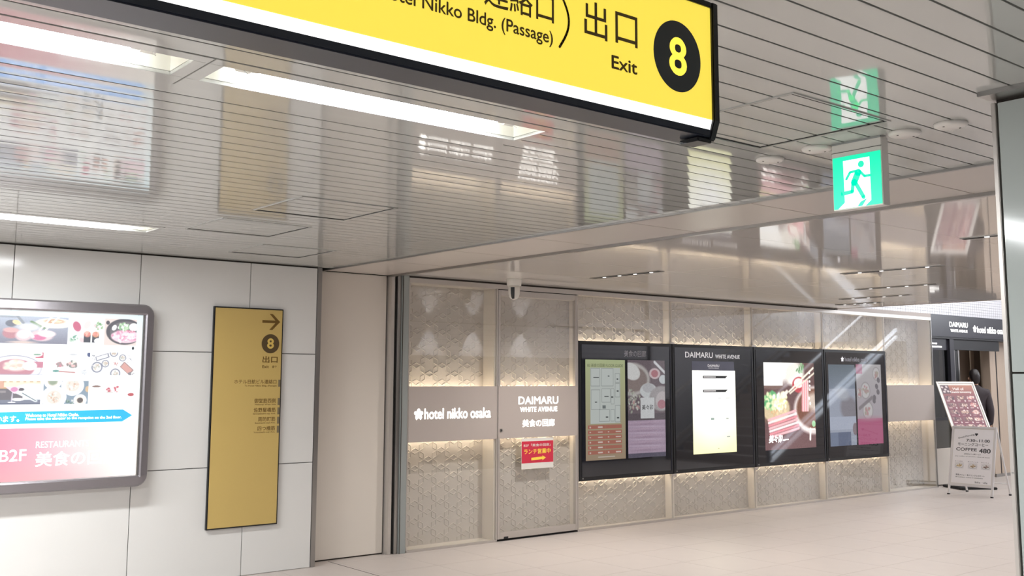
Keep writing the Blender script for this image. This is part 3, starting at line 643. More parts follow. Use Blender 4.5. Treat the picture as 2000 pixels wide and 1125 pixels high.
# white plate of small bites
g = Ink(96, 64, (253, 254, 255), 1.75); g.ell(.5, .72, .46, .26, (244, 247, 250), 0, .2, .9, .12); g.blobs(.3, .55, .08, .1, 14, .05, [(200, 110, 130), (236, 190, 190), (150, 130, 130)]); g.blobs(.6, .52, .14, .14, 22, .055, [(130, 110, 110), (236, 226, 210), (110, 120, 116), (226, 170, 170)]); g.line(.3, .84, .65, .88, .035, (190, 110, 110)); g.ell(.22, .82, .08, .05, (60, 140, 130)); g.ell(.98, .08, .06, .12, (50, 66, 120)); g.ell(.6, .1, .1, .04, (196, 200, 206)); g.blobs(.9, .85, .08, .1, 10, .04, [(210, 216, 220), (190, 196, 206)])
pic(g, 0, 2.119, 2.421, 1.611, 1.776)
# dishes seen from above
g = Ink(110, 66, (246, 246, 248), 2.); 
g.rect(.1, .12, .4, .32, (120, 124, 146), 1, -.3); g.rect(.12, .15, .37, .28, (236, 236, 240), 1, -.3)
for x, y, r in ((.5, .02, .1), (.7, .24, .085), (.14, .66, .13), (.32, .5, .09), (.55, .92, .12)):
    g.ell(x, y, r, r*1.9, (104, 112, 140)); g.ell(x, y, r*.78, r*1.5, (230, 226, 224)); g.blobs(x, y, r*.45, r*.8, 8, .03, [(206, 196, 180), (196, 170, 150), (180, 186, 176)])
g.rect(.66, .55, .95, .85, (150, 110, 110), 1, .7); g.rect(.68, .58, .92, .82, (214, 140, 130), 1, .7); g.blobs(.55, .5, .07, .08, 9, .02, [(206, 110, 110), (196, 150, 150)]); g.blobs(.88, .3, .1, .2, 12, .02, [(120, 124, 140), (196, 196, 200)]); g.blobs(.06, .4, .05, .3, 8, .02, [(120, 124, 140), (196, 196, 200)]); g.blobs(.9, .92, .1, .06, 12, .02, [(110, 110, 120)])
pic(g, 0, 2.430, 2.759, 1.612, 1.782)
# cocktail at a bar
g = Ink(120, 64, (86, 80, 90), 2.1); g.rect(0, 0, 1, .32, (250, 236, 190)); g.rect(0, .26, .8, .33, (206, 150, 90)); g.rect(.45, 0, .56, .3, (220, 150, 120))
for k in range(9): g.rect(.3+.08*k, .02, .34+.08*k, .06, (190, 130, 80), .7)
g.rect(0, .8, 1, 1, (96, 104, 130)); g.rect(.0, .94, 1, 1, (66, 76, 106)); g.ell(.93, .42, .25, .3, (236, 246, 250), .2, .1); g.rect(.78, .25, 1, .8, (232, 244, 248)); g.line(.72, .5, .94, .85, .06, (226, 236, 242)); g.line(.78, .52, .94, .84, .018, (70, 90, 104)); g.ell(.73, .78, .08, .07, (236, 236, 236)); g.rect(.5, .4, .58, .5, (130, 120, 126)); g.ell(.76, .36, .04, .07, (66, 56, 66))
for k in range(14): g.line(.585+.0075*k, .26+.02*k, .745-.0035*k, .26+.02*k, .02, (240, 206, 226))
g.ell(.68, .36, .045, .1, (214, 110, 170), .3); g.line(.662, .5, .656, .88, .018, (206, 196, 216)); g.ell(.658, .9, .05, .03, (226, 226, 232))
pic(g, 0, 1.53, 2.089, 1.401, 1.567)
# bowls
g = Ink(96, 64, (110, 136, 160), 1.9)
for x, y, r in ((.24, .7, .28), (.2, .02, .2), (.64, .2, .26), (.82, .84, .15)):
    g.ell(x, y, r, r*1.75, (250, 250, 252), 0, .05); g.ell(x, y, r*.62, r*1.1, (226, 214, 200)); g.blobs(x, y, r*.45, r*.8, 26, .035, [(206, 160, 130), (250, 236, 222), (222, 190, 170), (200, 206, 196)])
g.ell(.2, .04, .12, .18, (130, 150, 120), 0, .4); g.ell(.98, .36, .06, .14, (214, 170, 120)); g.ell(.82, .84, .07, .12, (70, 60, 60)); g.blobs(.6, .9, .1, .08, 14, .03, [(60, 100, 90), (230, 230, 230), (120, 150, 140)])
pic(g, 0, 2.107, 2.421, 1.401, 1.568)
# afternoon tea
g = Ink(96, 64, (252, 253, 254), 2.); g.ell(.14, .3, .16, .14, (226, 230, 232), 0, .3); g.ell(.14, .26, .1, .04, (120, 80, 70)); g.rect(.36, .7, .74, .8, (222, 228, 232), 1, -.4); g.blobs(.42, .42, .06, .12, 10, .03, [(200, 60, 80), (236, 170, 170), (150, 110, 96)]); g.blobs(.6, .38, .07, .12, 12, .035, [(206, 70, 90), (240, 220, 210)]); g.rect(.36, .5, .52, .54, (206, 196, 190)); g.ell(.92, .66, .14, .2, (236, 240, 242), 0, .3); g.ell(.93, .62, .08, .07, (190, 50, 60)); g.ell(.98, .2, .08, .3, (226, 240, 244), 0, .6)
pic(g, 0, 2.434, 2.757, 1.402, 1.571)
MB().flat([(1.034, 1.263), (2.679, 1.265), (2.752, 1.310), (2.682, 1.354), (1.034, 1.342)], PZ).build('blue_arrow', mat('poster_blue', (44, 140, 214), .4, emit=.95), pb)
M_PW = mat('poster_white', (255, 255, 255), .4, emit=1.15)
PT = PZ-.001
text('ます。', 1.848, 1.956, 1.279, 1.322, PT, M_PW, pb, .02); text('ござい', 1.72, 1.843, 1.279, 1.322, PT, M_PW, pb, .02)
text('Welcome to Hotel Nikko Osaka.', 1.996, 2.363, 1.311, 1.335, PT, M_PW, pb, .02); text('Please take the elevator to the reception on the 2nd floor.', 1.997, 2.673, 1.283, 1.308, PT, M_PW, pb, .02)
text('B2F', 1.841, 2.017, 1.004, 1.085, PT, M_PW, pb, .008); text('RESTAURANTS', 2.078, 2.445, 1.090, 1.136, PT, M_PW, pb); text('美食の回廊', 2.080, 2.668, .957, 1.062, PT, M_PW, pb, .012)
MB().ell(2.735, 1.816, .008, .012, PZ-.001, PZ).build('page_mark', M_INK2, pb)

# ------------------------------------------------------------------ tall yellow direction board on the wall
yb = thing('direction_board', 'tall yellow direction board with black edge, arrow and exit number on white wall', 'sign', (3.708, YL, .39))
MB().box(3.40, 4.016, 8.022, YL-.002, .39, 2.174).build('board', M_BLACK, yb, .002)
MB().box(3.411, 4.005, 8.0195, 8.024, .401, 2.163).build('face', M_YBOARD, yb)
B = 8.0192
MB().stroke([(3.823, 2.065), (3.955, 2.065)], .022, B-.0016, B, False).build('arrow_shaft', M_BROWNINK, yb); b = MB()
b.prism([(3.888, 2.130), (3.916, 2.130), (3.985, 2.065), (3.916, 1.996), (3.888, 1.996), (3.952, 2.065)], B-.001, B).build('arrow_head', M_BROWNINK, yb)
MB().ell(3.903, 1.880, .080, .080, B-.001, B).build('number_disc', mat('board_brown', (82, 66, 40), .4), yb)
text('8', 3.872, 3.934, 1.838, 1.926, B-.0015, mat('board_yellow_print', (214, 184, 96), .4), yb, .03)
def yt(s, x0, x1, z0, z1, bold=.012): text(s, x0, x1, z0, z1, B, M_BROWNINK, yb, bold)
yt('出口', 3.835, 3.973, 1.720, 1.777, .02); yt('Exit', 3.836, 3.895, 1.676, 1.700, .02); yt('출구', 3.924, 3.966, 1.678, 1.699)
yt('ホテル日航ビル連絡口', 3.592, 3.969, 1.545, 1.581); yt('To Hotel Nikko Bldg. (Passage)', 3.684, 3.971, 1.520, 1.537)
for s, e, a, a2, z in (('御堂筋西側', 'Midosuji West Side', 3.774, 3.781, 1.425), ('佐野屋橋筋', 'Sanoyabashi-suji Ave.', 3.771, 3.765, 1.349), ('周防町筋', 'Suomachi-suji Ave.', 3.812, 3.786, 1.273), ('四つ橋筋', 'Yotsubashi-suji Ave.', 3.811, 3.775, 1.197)):
    yt(s, a, 3.968, z-.038, z); yt(e, a2, 3.969, z-.059, z-.043)
for z in (1.550, 1.398, 1.320, 1.243, 1.168): MB().box(3.985, 4.005, B-.001, B, z-.029, z+.029).build('route_mark', mat('board_grey', (120, 108, 84), .4), yb)

# ------------------------------------------------------------------ hanging yellow exit sign
ex = thing('hanging_exit_sign', 'backlit yellow exit sign with number eight disc hanging from the slatted ceiling', 'sign', (.7, 1.65, 2.19))
XA, XB = -.62, 1.930
MB().box(XA, XB, 1.606, 1.694, 2.212, 2.515).build('lamp_box', M_BLACK, ex)
MB().box(XA, XB, 1.600, 1.606, 2.229, 2.512).build('yellow_face', M_YEL, ex)
MB().prismx([(1.600, 2.2285), (1.606, 2.2285), (1.616, 2.206), (1.607, 2.206)], XA, XB).build('white_lens', M_WHITELIT, ex)
MB().box(XA, XB, 1.604, 1.696, 2.186, 2.2055).build('bottom_rail', mat('dark_gloss_metal', (26, 32, 46), .3), ex, .003)
MB().box(XA, XB, 1.594, 1.706, 2.512, 2.526).build('top_rail', M_BLACK, ex, .002)
MB().prismx([(1.592, 2.526), (1.592, 2.226), (1.609, 2.180), (1.691, 2.180), (1.708, 2.226), (1.708, 2.526)], XB, XB+.022).build('end_cap', M_BLACK, ex, .003)
MB().box(XB-.04, XB+.012, 1.612, 1.672, 2.174, 2.184).build('end_foot', M_BLACK, ex, .002)
MB().prismx([(1.592, 2.526), (1.592, 2.226), (1.609, 2.180), (1.691, 2.180), (1.708, 2.226), (1.708, 2.526)], XA-.022, XA).build('end_cap', M_BLACK, ex, .003)
for x in (-.3, .62, 1.55): MB().box(x-.03, x+.03, 1.63, 1.67, 2.526, H).build('hanger', M_BLACK, ex)
E1 = 1.5995
M_EX = mat('exit_sign_print', (98, 78, 30), .5)
text('ホテル日航ビル連絡口', .765, 1.414, 2.353, 2.421, E1, M_EX, ex, .008)
MB().stroke([(1.430+.027*math.sin(PI*k/16), 2.308+.124*k/16) for k in range(17)], .006, E1-.0004, E1).build('bracket', M_EX, ex)
text('Hotel Nikko Bldg. (Passage)', .972, 1.411, 2.301, 2.338, E1, M_EX, ex, .016)
text('出', 1.503, 1.574, 2.350, 2.433, E1, M_EX, ex, .006); text('口', 1.599, 1.671, 2.354, 2.428, E1, M_EX, ex, .006); text('Exit', 1.586, 1.669, 2.291, 2.323, E1, M_EX, ex, .022)
MB().ell(1.807, 2.364, .083, .087, E1-.0004, E1, 64).build('number_disc', mat('exit_disc', (52, 56, 58), .4), ex)
text('8', 1.777, 1.839, 2.317, 2.411, E1-.0008, M_YELTXT, ex, .022)

# ------------------------------------------------------------------ running-man exit light
rm = thing('running_man_sign', 'green and white running-man emergency exit light hanging beside the ceiling hatch', 'sign', (3.64, 2.283, 2.287), rotz=-PI/2, local=True)
MB().box(-.112, .112, .002, .052, -.005, .268).build('housing', M_WHITE, rm, .002)
MB().box(-.110, .110, -.001, .003, .2655, .273).build('ceiling_plate', M_GREY, rm)
MB().box(-.1125, .1125, .0, .003, .232, .2335).build('groove', M_JOINT, rm)
MB().box(-.108, .108, 0, .004, 0, .213).build('green_panel', M_GREEN, rm)
def uv(p): return [(-.108+.216*u, .213*v) for u, v in p]
M_RW = mat('exit_light_white', (250, 255, 253), .4, emit=1.15)
MB().prism(uv([(.225, .915), (.776, .915), (.783, .093), (.662, .0), (.095, .0), (.235, .11)]), -.0006, .0).build('door_figure', M_RW, rm)
b = MB(); ya, yb2 = -.0012, -.0006
b.ell(*uv([(.600, .800)])[0], .0135, .0135, ya, yb2)
b.stroke(uv([(.535, .650), (.445, .470)]), .029, ya, yb2).stroke(uv([(.50, .685), (.365, .675), (.285, .555)]), .0105, ya, yb2).stroke(uv([(.565, .675), (.665, .560), (.775, .560)]), .0105, ya, yb2)
b.stroke(uv([(.425, .490), (.40, .300), (.165, .282)]), .0155, ya, yb2).stroke(uv([(.462, .480), (.632, .165)]), .0165, ya, yb2)
b.build('running_figure', M_GREEN, rm)
MB().prism(uv([(.50, .005), (.565, .086), (.70, .135), (.60, .005)]), ya, yb2).build('shadow_figure', M_GREEN, rm)

# ------------------------------------------------------------------ white corner column and the wall opposite the glass
wr = struct('wall_right', MB().box(3.436, 15.6, .4, 1.612, 0, H), M_JOINT)
M_COL = mat('column_panel', (182, 190, 187), .09, noise=.015, nscale=2, spec=.6)
for y0, y1 in ((-.30, .312), (.316, .958), (.962, 1.6045)):
    for z0, z1 in ((.004, .702), (.708, 1.620), (1.626, 2.532)):
        MB().box(3.42, 3.44, y0+.003, y1-.003, z0, z1).build('wall_panel', M_COL, wr, .0015)
MB().box(3.417, 3.46, 1.6085, 1.624, 0, 2.535).build('corner_trim', M_ALU, wr, .002)
MB().box(3.335, 3.47, -.4, 1.63, 2.543, 2.5598).build('head_trim', M_STEEL, wr, .002)
MB().box(3.44, 15.5, 1.61, 1.622, .0, 1.98).build('lower_cladding', M_DARKWALL, wr)
tl = MB()
for i in range(int(12/.1)):
    for j in range(6): tl.box(3.48+.1*i+.002, 3.48+.1*i+.098, 1.612, 1.62, 1.985+.095*j, 1.985+.095*j+.091)
tl.build('wall_tile', M_TILE, wr, kind='stuff')
for z in (.6, 2.0):
    for y in (1.612,): MB().tube((3.4165, 1.6165, z*.4+.5), (3.4155, 1.6165, z*.4+.5), .003, 8).build('screw', M_STEEL, wr)

# ------------------------------------------------------------------ dome camera
dc = thing('dome_camera', 'white ceiling security camera with dark lens slot above the glass door', 'camera', (6.335, 7.76, H))
c0 = (6.335, 7.76, H)
MB().lathe(c0, [(.074, .0), (.074, -.004), (.070, -.062), (.066, -.066)], 28).build('base', M_WHITE, dc, smooth=True)
MB().lathe(c0, [(.057, -.066), (.058, -.10), (.056, -.14), (.048, -.172), (.032, -.192), (.0, -.20)], 28).build('dome', M_WHITE, dc, smooth=True)
dv = Vector((-.63, -.77, 0)); sl = MB(); n = len(sl.v); pr = [(.0595, -.082), (.0595, -.10), (.0575, -.14), (.0495, -.174), (.034, -.194)]
for r, z in pr:
    for a in (-.34, 0, .34):
        d = Matrix.Rotation(a-.25, 3, 'Z') @ dv; sl.v.append((c0[0]+d.x*r*1.01, c0[1]+d.y*r*1.01, H+z))
for j in range(4):
    for i in range(2): sl.f.append((j*3+i, j*3+i+1, j*3+i+4, j*3+i+3))
sl.build('lens_slot', M_BLACK, dc, smooth=True)

# ------------------------------------------------------------------ hall beyond: tiled wall, high ceiling, entrance
wt = struct('wall_tiled', MB().box(12.36, 23, 8.21, 8.5, 2.602, 4.7), M_GROUT)
tl = MB()
for i in range(int(7.2/.07)):
    for j in range(22): tl.box(12.42+.07*i+.0025, 12.42+.07*i+.0675, 8.2, 8.212, 2.606+.042*j, 2.606+.042*j+.0385)
tl.build('mosaic_tile', M_TILE, wt, kind='stuff')
MB().box(12.4, 23, 8.205, 8.212, 3.54, 4.7).build('upper_tile', M_TILE, wt)
struct('ceiling_high', MB().box(12.3, 23, 1.2, 8.5, 4.7, 4.8), M_BAND)
struct('wall_end', MB().box(22.8, 23, 1.2, 8.5, 0, 4.7), M_TILE)
ws = struct('wall_side', MB().box(15.6, 23, 1.2, 1.6, 0, 4.7).box(12.36, 15.6, 1.2, 1.6, 2.6, 4.7), M_TILE)
struct('wall_header', MB().box(12.36, 12.4, -3, 8.2, 3.3, 4.7), M_BAND)
fs = thing('entrance_fascia', 'dark fascia with lit store and hotel names over the entrance', 'sign', (16.9, 8.2, 2.235))
MB().box(14.872, 19.2, 8.18, 8.42, 2.262, 2.60).build('fascia_box', M_FASCIA, fs, .004)
MB().box(14.872, 19.2, 8.19, 8.42, 2.235, 2.26).build('soffit_rail', M_BLACK, fs)
YS = 8.179
text('DAIMARU', 15.472, 16.045, 2.424, 2.503, YS, M_LETTER, fs, .012); text('WHITE AVENUE', 15.50, 16.027, 2.345, 2.388, YS, M_LETTER, fs, .02)
flower(16.27, 2.415, .055, YS, M_LETTER, fs); text('hotel nikko osaka', 16.345, 17.34, 2.355, 2.46, YS, M_LETTER, fs, .02)
# entrance screens
en = struct('door_2', MB().box(15.49, 15.62, 8.20, 8.33, 0, 2.235), M_FASCIA, .003)
M_SMOKE = glass_mat('smoked_glass', (.42, .44, .42), .06)
MB().box(14.885, 15.49, 8.25, 8.27, 1.02, 2.06).build('glass_pane', M_SMOKE, en)
MB().box(14.885, 15.49, 8.235, 8.285, 2.06, 2.235).build('transom', M_FASCIA, en)
MB().box(14.885, 15.49, 8.235, 8.285, .98, 1.02).build('mid_rail', M_FASCIA, en)
MB().box(14.885, 15.49, 8.24, 8.28, .56, .98).build('dark_panel', mat('smoked_panel', (86, 84, 78), .2), en)
MB().box(14.885, 15.49, 8.24, 8.28, .02, .56).build('lower_panel', M_BEIGE, en)
lt = MB()
for k in range(9): lt.box(14.92+.028*k, 14.94+.028*k, 8.2325, 8.2345, 2.145, 2.166)
for k in range(14): lt.box(14.92+.028*k, 14.94+.028*k, 8.2325, 8.2345, 2.095, 2.118)
lt.build('small_lettering', M_LETTER, en, kind='stuff')
MB().box(15.62, 17.18, 8.24, 8.30, 2.07, 2.235).build('transom', M_BLACK, en)
for x in (15.72, 15.86): MB().box(x, x+.045, 8.27, 8.30, .02, 2.07).build('door_edge', M_STEEL, en)
MB().box(15.765, 15.86, 8.275, 8.295, .02, 2.07).build('door_leaf', M_BLACK, en)
for a, m_ in ((( 17.20, 17.40), M_WOOD), ((17.405, 17.435), M_BLACK), ((17.44, 17.75), M_WOOD), ((17.755, 18.35), M_BLACK)):
    MB().box(a[0], a[1], 8.42, 8.56, .0, 2.235).build('entrance_panel', m_, en, .002)
MB().box(17.93, 17.955, 8.412, 8.421, .95, 2.15).build('light_strip', mat('pale_strip', (226, 206, 180), .4, emit=.5), en)
MB().box(17.2, 18.35, 8.40, 8.425, .0, .05).build('kick_plate', M_STEEL, en)
# lobby behind the entrance
lb = struct('wall_lobby', MB().box(14.9, 20, 12.4, 12.6, 0, 2.7), M_BEIGE)
MB().box(14.9, 20, 8.6, 12.4, 2.62, 2.70).build('lobby_ceiling', M_BAND, lb)
MB().box(14.7, 14.86, 8.6, 12.6, 0, 2.7).build('lobby_side', M_DARKWALL, lb)
MB().box(18.4, 18.5, 8.5, 12.4, 0, 2.7).build('lobby_side', M_WOOD, lb)
for k in range(9): MB().box(15.7+.26*k, 15.92+.26*k, 8.98+.06*(k % 2), 9.04+.06*(k % 2), 0, 2.62).build('curtain_panel', mat('grey_drape', (92, 84, 80), .8) if k < 4 else M_WOOD, lb)
MB().box(15.3, 15.75, 11.9, 12.38, .0, 1.1).build('lobby_counter', M_DARKWALL, lb)

# stairs up to the street, seen only mirrored in the black glass
st = struct('stairs', MB().box(15.6, 20.6, 2.0, 4.6, 0, .02), M_BAND)
M_STRIP = mat('added_rail_glow', (240, 246, 255), .4, emit=1.8)  # glow added to near skirt and handrail for bright mirrored stripes
for k in range(15):
    MB().box(15.7+.3*k, 20.6, 2.1, 4.44, .02+.16*k, .02+.16*(k+1)-.004).build('step', M_FLOOR, st)
    MB().box(15.7+.3*k-.004, 15.7+.3*k+.03, 2.1, 4.44, .02+.16*(k+1)-.004, .02+.16*(k+1)).build('nosing', M_WHITE, st)
for y in (2.05, 4.5):
    def sl(x): return .10+.533*(x-15.6)
    for dz, hz in ((.0, .028), (.13, .012), (.17, .012)): MB().obox((17.85, y, sl(17.85)+dz), (2.25, 0, 1.2), (0, .03, 0), (0, 0, hz)).build('skirt_bar', M_STRIP if y > 3 else M_ALU, st)
    MB().obox((17.85, y, sl(17.85)+.6), (2.25, 0, 1.2), (0, .006, 0), (0, 0, .38)).build('balustrade_glass', M_GLASS, st)
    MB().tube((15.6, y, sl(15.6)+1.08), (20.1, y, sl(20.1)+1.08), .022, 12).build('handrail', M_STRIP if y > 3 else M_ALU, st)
    MB().box(15.56, 15.64, y-.03, y+.03, .0, 1.2).build('newel', M_STEEL, st)


# ------------------------------------------------------------------ A-board with the coffee offer
M_PALE = mat('pale_aluminium', (228, 226, 226), .35, .15)
AB = thing('a_board', 'white two-legged A-board with black coffee offer and price, standing on the floor', 'signboard', (14.10, 7.283, 0), rotz=-PI/2, local=True)
lean = math.atan2(.225, .95)
def leaned(o): o.rotation_euler.x = -lean; return o
fr = []
for a in ((-.322, -.294, .0, .975), (.294, .322, .0, .975)): leaned(MB().box(a[0], a[1], 0, .022, a[2], a[3]).build('frame_stile', M_PALE, AB, .004))
leaned(MB().box(-.294, .294, 0, .022, .945, .975).build('frame_rail', M_PALE, AB, .004)); leaned(MB().box(-.294, .294, 0, .022, .130, .16).build('frame_rail', M_PALE, AB, .004))
pp = leaned(MB().box(-.295, .295, .006, .016, .155, .95).build('panel', M_WHITE, AB))
for x in (-.308, .308): leaned(MB().box(x-.016, x+.016, -.003, .025, 0, .018).build('rubber_foot', M_BLACK, AB))
for x in (-.31, .31): MB().obox((x, .385, .475), (.011, 0, 0), (0, .0105, .0), (0, -.155, .468)).build('rear_leg', M_PALE, AB, .002)
MB().tube((-.31, .49, .16), (.31, .49, .16), .008, 8).build('rear_brace', M_PALE, AB)
for x in (-.31, .31): MB().box(x-.014, x+.014, .525, .555, 0, .02).build('rubber_foot', M_BLACK, AB)
pg = leaned(MB().flat([(-.285, .17), (.285, .17), (.285, .935), (-.285, .935)], .0055).build('paper', mat('poster_paper', (246, 244, 246), .5), AB))
def at(s, x0, x1, z0, z1, bold=.01, shear=0.): leaned(text(s, x0, x1, z0, z1, .005, M_INK2, AB, bold, shear=shear))
at('7:30~11:00', -.10, .235, .755, .795, .02); at('モーニングコーヒー', -.22, .215, .695, .742, .012); at('COFFEE', -.24, .06, .625, .668, .012); at('480', .09, .255, .605, .668, .022)
leaned(text('Good Morning', -.225, .015, .815, .842, .005, M_INK2, AB, .012, rot=.26)); hb = MB(); hb.ell(.03, .868, .012, .012, .0045, .005).ell(.05, .868, .012, .012, .0045, .005).prism([(.02, .862), (.06, .862), (.04, .838)], .0045, .005); leaned(hb.build('heart', M_INK2, AB))
at('お好きなパン1個サービス', -.12, .12, .572, .592); at('any coffee of served a slice of toast', -.25, .25, .540, .553)
at('トースト', -.24, -.13, .468, .482); at('サンドイッチ', -.06, .09, .468, .482); at('デニッシュ', .13, .24, .468, .482)
for x, cs in ((-.18, [(206, 186, 150), (226, 206, 170), (170, 150, 110)]), (.015, [(196, 170, 140), (150, 130, 100), (216, 200, 180)]), (.2, [(150, 130, 120), (110, 100, 96), (200, 180, 170)])):
    g = Ink(40, 32, (232, 230, 232), 1.25); g.ell(.5, .55, .48, .4, (190, 190, 192), 0, .1); g.ell(.5, .53, .44, .35, (238, 238, 238)); g.blobs(.5, .5, .28, .2, 24, .1, cs); leaned(g.build('dish_picture', x-.065, x+.065, .375, .460, .0048, P_PAPER, AB))
at('朝食メニュー 各ドリンクとのセット', -.22, .19, .275, .300); at('Breakfast menu is available', -.22, .17, .250, .262); at('bake · ville', .06, .235, .185, .212, .005)

# ------------------------------------------------------------------ tilted poster stand behind it
th = math.radians(30)
PS = thing('poster_stand', 'tilted framed poster stand with mauve restaurant poster behind the white A-board', 'signboard', (15.12, 7.80, 0), rotz=-th, local=True)
tilt = math.radians(29)
def tl_(o): o.rotation_euler.x = -tilt; o.location = (0, -.16, .82); return o
w, h = .625, .86
for a in ((-w/2, -w/2+.028, 0, h), (w/2-.028, w/2, 0, h)): tl_(MB().box(a[0], a[1], 0, .022, a[2], a[3]).build('frame_stile', M_ALU, PS, .004))
for z in (0, h-.028): tl_(MB().box(-w/2+.028, w/2-.028, 0, .022, z, z+.028).build('frame_rail', M_ALU, PS, .004))
tl_(MB().box(-w/2+.02, w/2-.02, .008, .018, .02, h-.02).build('panel', M_WHITE, PS))
g = Ink(100, 130, (140, 88, 98), .76); g.grad((182, 126, 104), (132, 74, 88), True, 0, .3); g.rect(0, 0, .26, .19, (92, 66, 76))
for x, y in ((.05, .05), (.13, .1), (.19, .04), (.08, .15), (.2, .14)): g.ell(x, y, .04, .025, (216, 200, 200))
for r in range(5):
    y = .24+.155*r
    for x0, x1, cs in ((.03, .32, [(90, 66, 76), (206, 180, 170), (150, 110, 110)]), (.36, .66, [(206, 170, 150), (236, 216, 206), (120, 84, 84)]), (.69, .97, [(226, 190, 180), (196, 120, 120), (240, 226, 216)])):
        g.rect(x0, y, x1, y+.095, (130, 92, 100)); g.blobs((x0+x1)/2, y+.048, (x1-x0)*.42, .035, 26, .035, cs); g.rect(x0+.02, y+.108, x0+.12, y+.122, (232, 206, 206)); g.rect(x1-.06, y+.1, x1-.02, y+.13, (236, 216, 216))
tl_(g.build('poster_print', -w/2+.05, w/2-.05, .045, h-.06, .0072, P_PAPER, PS))
M_SW = mat('poster_title_white', (246, 240, 236), .5)
tl_(text('Hall of', -.07, .11, h-.145, h-.100, .0066, M_SW, PS, .02)); tl_(text('Gastronomy', -.13, .22, h-.205, h-.155, .0066, M_SW, PS, .02))
MB().box(-.03, .03, .055, .085, .03, 1.08).build('pole', M_STEEL, PS, .004)
MB().box(-.29, .29, -.20, .22, .0, .022).build('base_plate', M_BLACK, PS, .006)
for x in (-.25, .25): MB().box(x-.03, x+.03, -.26, .26, .0, .035).build('base_foot', M_BLACK, PS, .008)

# ------------------------------------------------------------------ person walking into the entrance
def skin(name, joints, bones, m, parent, lvl=2):
    me = bpy.data.meshes.new(name); me.from_pydata([Vector(j[0]) for j in joints], bones, []); o = bpy.data.objects.new(name, me); C.objects.link(o)
    o.modifiers.new('skin', 'SKIN'); sv = me.skin_vertices[0].data
    for k, j in enumerate(joints): sv[k].radius = j[1] if isinstance(j[1], tuple) else (j[1], j[1])
    sv[0].use_root = True
    s = o.modifiers.new('sub', 'SUBSURF'); s.levels = lvl
    dg = bpy.context.evaluated_depsgraph_get(); dg.update(); res = bpy.data.meshes.new_from_object(o.evaluated_get(dg)); bpy.data.objects.remove(o)
    res.materials.clear(); res.name = name
    return link(name, res, m, parent, smooth=True)
PN = thing('person', 'person with short dark hair and dark jacket seen from behind at the entrance', 'person', (16.15, 8.17, 0), rotz=math.radians(-40), local=True)
M_SKIN = mat('skin', (206, 164, 140), .5); M_HAIR = mat('dark_hair', (38, 32, 32), .35, bump=.4, bscale=120, stretch=(1, 1, .1)); M_JACK = mat('dark_jacket', (58, 50, 54), .7, noise=.1, nscale=20); M_TROU = mat('dark_trousers', (44, 44, 52), .75); M_SHOE = mat('black_shoe', (24, 22, 22), .4)
# body faces +y in its own frame
J = [((0, 0, .95), (.15, .10)), ((0, .01, 1.12), (.135, .095)), ((0, .01, 1.30), (.16, .105)), ((0, -.005, 1.43), (.10, .075)), ((0, .0, 1.50), (.052, .052)), ((0, .02, 1.575), (.066, .075)), ((0, .02, 1.66), (.074, .092)), ((0, .015, 1.715), (.055, .065)),
     ((-.17, -.01, 1.40), .055), ((-.215, -.03, 1.12), .043), ((-.22, .05, .88), .031), ((-.215, .08, .80), (.022, .034)),
     ((.17, -.01, 1.40), .055), ((.215, -.04, 1.12), .043), ((.22, .02, .88), .031), ((.215, .04, .80), (.022, .034)),
     ((-.09, .0, .86), .088), ((-.095, .06, .48), .058), ((-.095, .03, .10), .042), ((-.1, .13, .035), (.04, .03)),
     ((.09, .0, .86), .088), ((.095, .0, .48), .058), ((.095, -.12, .11), .042), ((.1, -.02, .035), (.04, .03))]
Bn = [(0, 1), (1, 2), (2, 3), (3, 4), (4, 5), (5, 6), (6, 7), (3, 8), (8, 9), (9, 10), (10, 11), (3, 12), (12, 13), (13, 14), (14, 15), (0, 16), (16, 17), (17, 18), (18, 19), (0, 20), (20, 21), (21, 22), (22, 23)]
bd = skin('body', J, Bn, M_SKIN, PN)
for sx, hx, hy in ((-1, -.215, .08), (1, .215, .04)):
    for k, l in enumerate((.062, .072, .068, .052)):
        x = hx; y = hy+.024-.016*k
        skin('finger', [((x, y, .79), .009), ((x, y, .77), .009), ((x, y+.005, .77-l*.6), .008), ((x, y+.016, .77-l), .007)], [(0, 1), (1, 2), (2, 3)], M_SKIN, bd, 1)
    skin('thumb', [((hx, hy+.015, .81), .011), ((hx-sx*.004, hy+.042, .785), .010), ((hx-sx*.006, hy+.052, .755), .008)], [(0, 1), (1, 2)], M_SKIN, bd, 1)
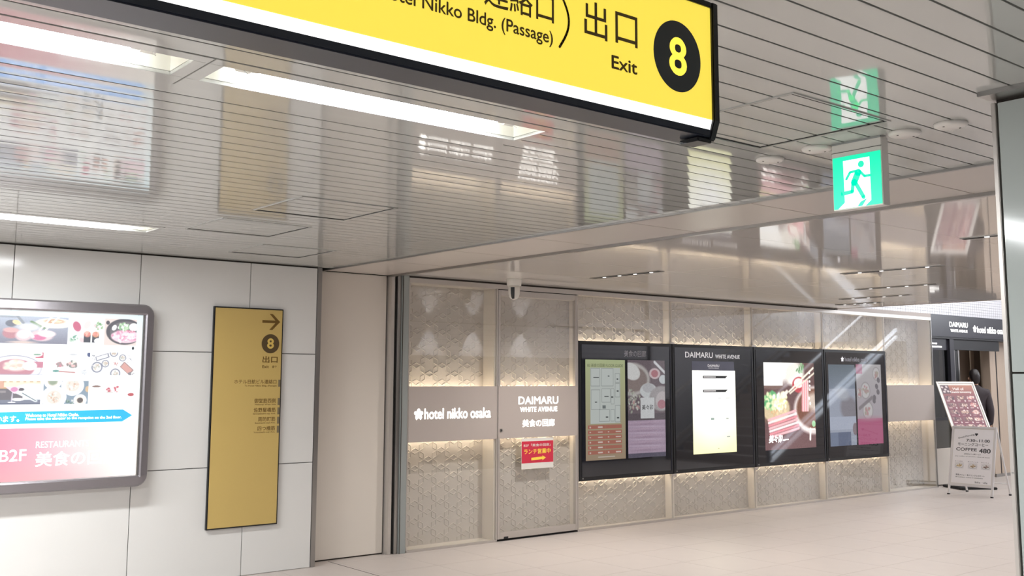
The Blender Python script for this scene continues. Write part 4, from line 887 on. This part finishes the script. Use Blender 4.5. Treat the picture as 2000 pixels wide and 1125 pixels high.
def fat(ids, d): return [(J[i][0], tuple(r+d for r in (J[i][1] if isinstance(J[i][1], tuple) else (J[i][1],)*2))) for i in ids]
jk = [((0, 0, .84), (.185, .135))]+fat([1, 2, 3, 8, 9, 10, 12, 13, 14], .022)
jk += [((0, -.004, 1.485), (.088, .082)), ((0, .0, 1.525), (.072, .074))]
jk[1] = (J[1][0], (.165, .122)); jk[2] = (J[2][0], (.188, .128))
skin('jacket', jk, [(0, 1), (1, 2), (2, 3), (3, 4), (4, 5), (5, 6), (3, 7), (7, 8), (8, 9), (3, 10), (10, 11)], M_JACK, PN)
skin('collar', [((0, -.005, 1.47), (.078, .07)), ((0, -.002, 1.515), (.068, .066))], [(0, 1)], M_JACK, PN)
skin('trousers', fat([0, 16, 17, 18, 20, 21, 22], .014), [(0, 1), (1, 2), (2, 3), (0, 4), (4, 5), (5, 6)], M_TROU, PN)
for x, y, p in ((-.1, .03, 0), (.1, -.12, 0)):
    skin('shoe', [((x, y-.04, .045), (.042, .04)), ((x, y+.05, .045), (.045, .042)), ((x, y+.16, .035), (.045, .032))], [(0, 1), (1, 2)], M_SHOE, PN)
skin('hair', [((0, -.055, 1.53), (.056, .03)), ((0, -.055, 1.58), (.068, .045)), ((0, -.03, 1.65), (.088, .085)), ((0, .005, 1.72), (.082, .092)), ((0, .04, 1.745), (.055, .05))], [(0, 1), (1, 2), (2, 3), (3, 4)], M_HAIR, PN)
for sx in (-1, 1): skin('ear', [((sx*.078, .02, 1.60), (.010, .016)), ((sx*.084, .012, 1.64), (.012, .02))], [(0, 1)], M_SKIN, bd, 1)
skin('nose', [((0, .105, 1.645), .010), ((0, .122, 1.61), .014), ((0, .105, 1.60), .012)], [(0, 1), (1, 2)], M_SKIN, bd, 1)
for sx in (-1, 1): MB().lathe((sx*.032, .098, 1.648), [(.004, -.008), (.011, 0), (.004, .008)], 10).build('eye', M_BLACK, bd)
MB().box(-.025, .025, .098, .108, 1.565, 1.571).build('mouth', mat('lip', (160, 96, 90), .5), bd)
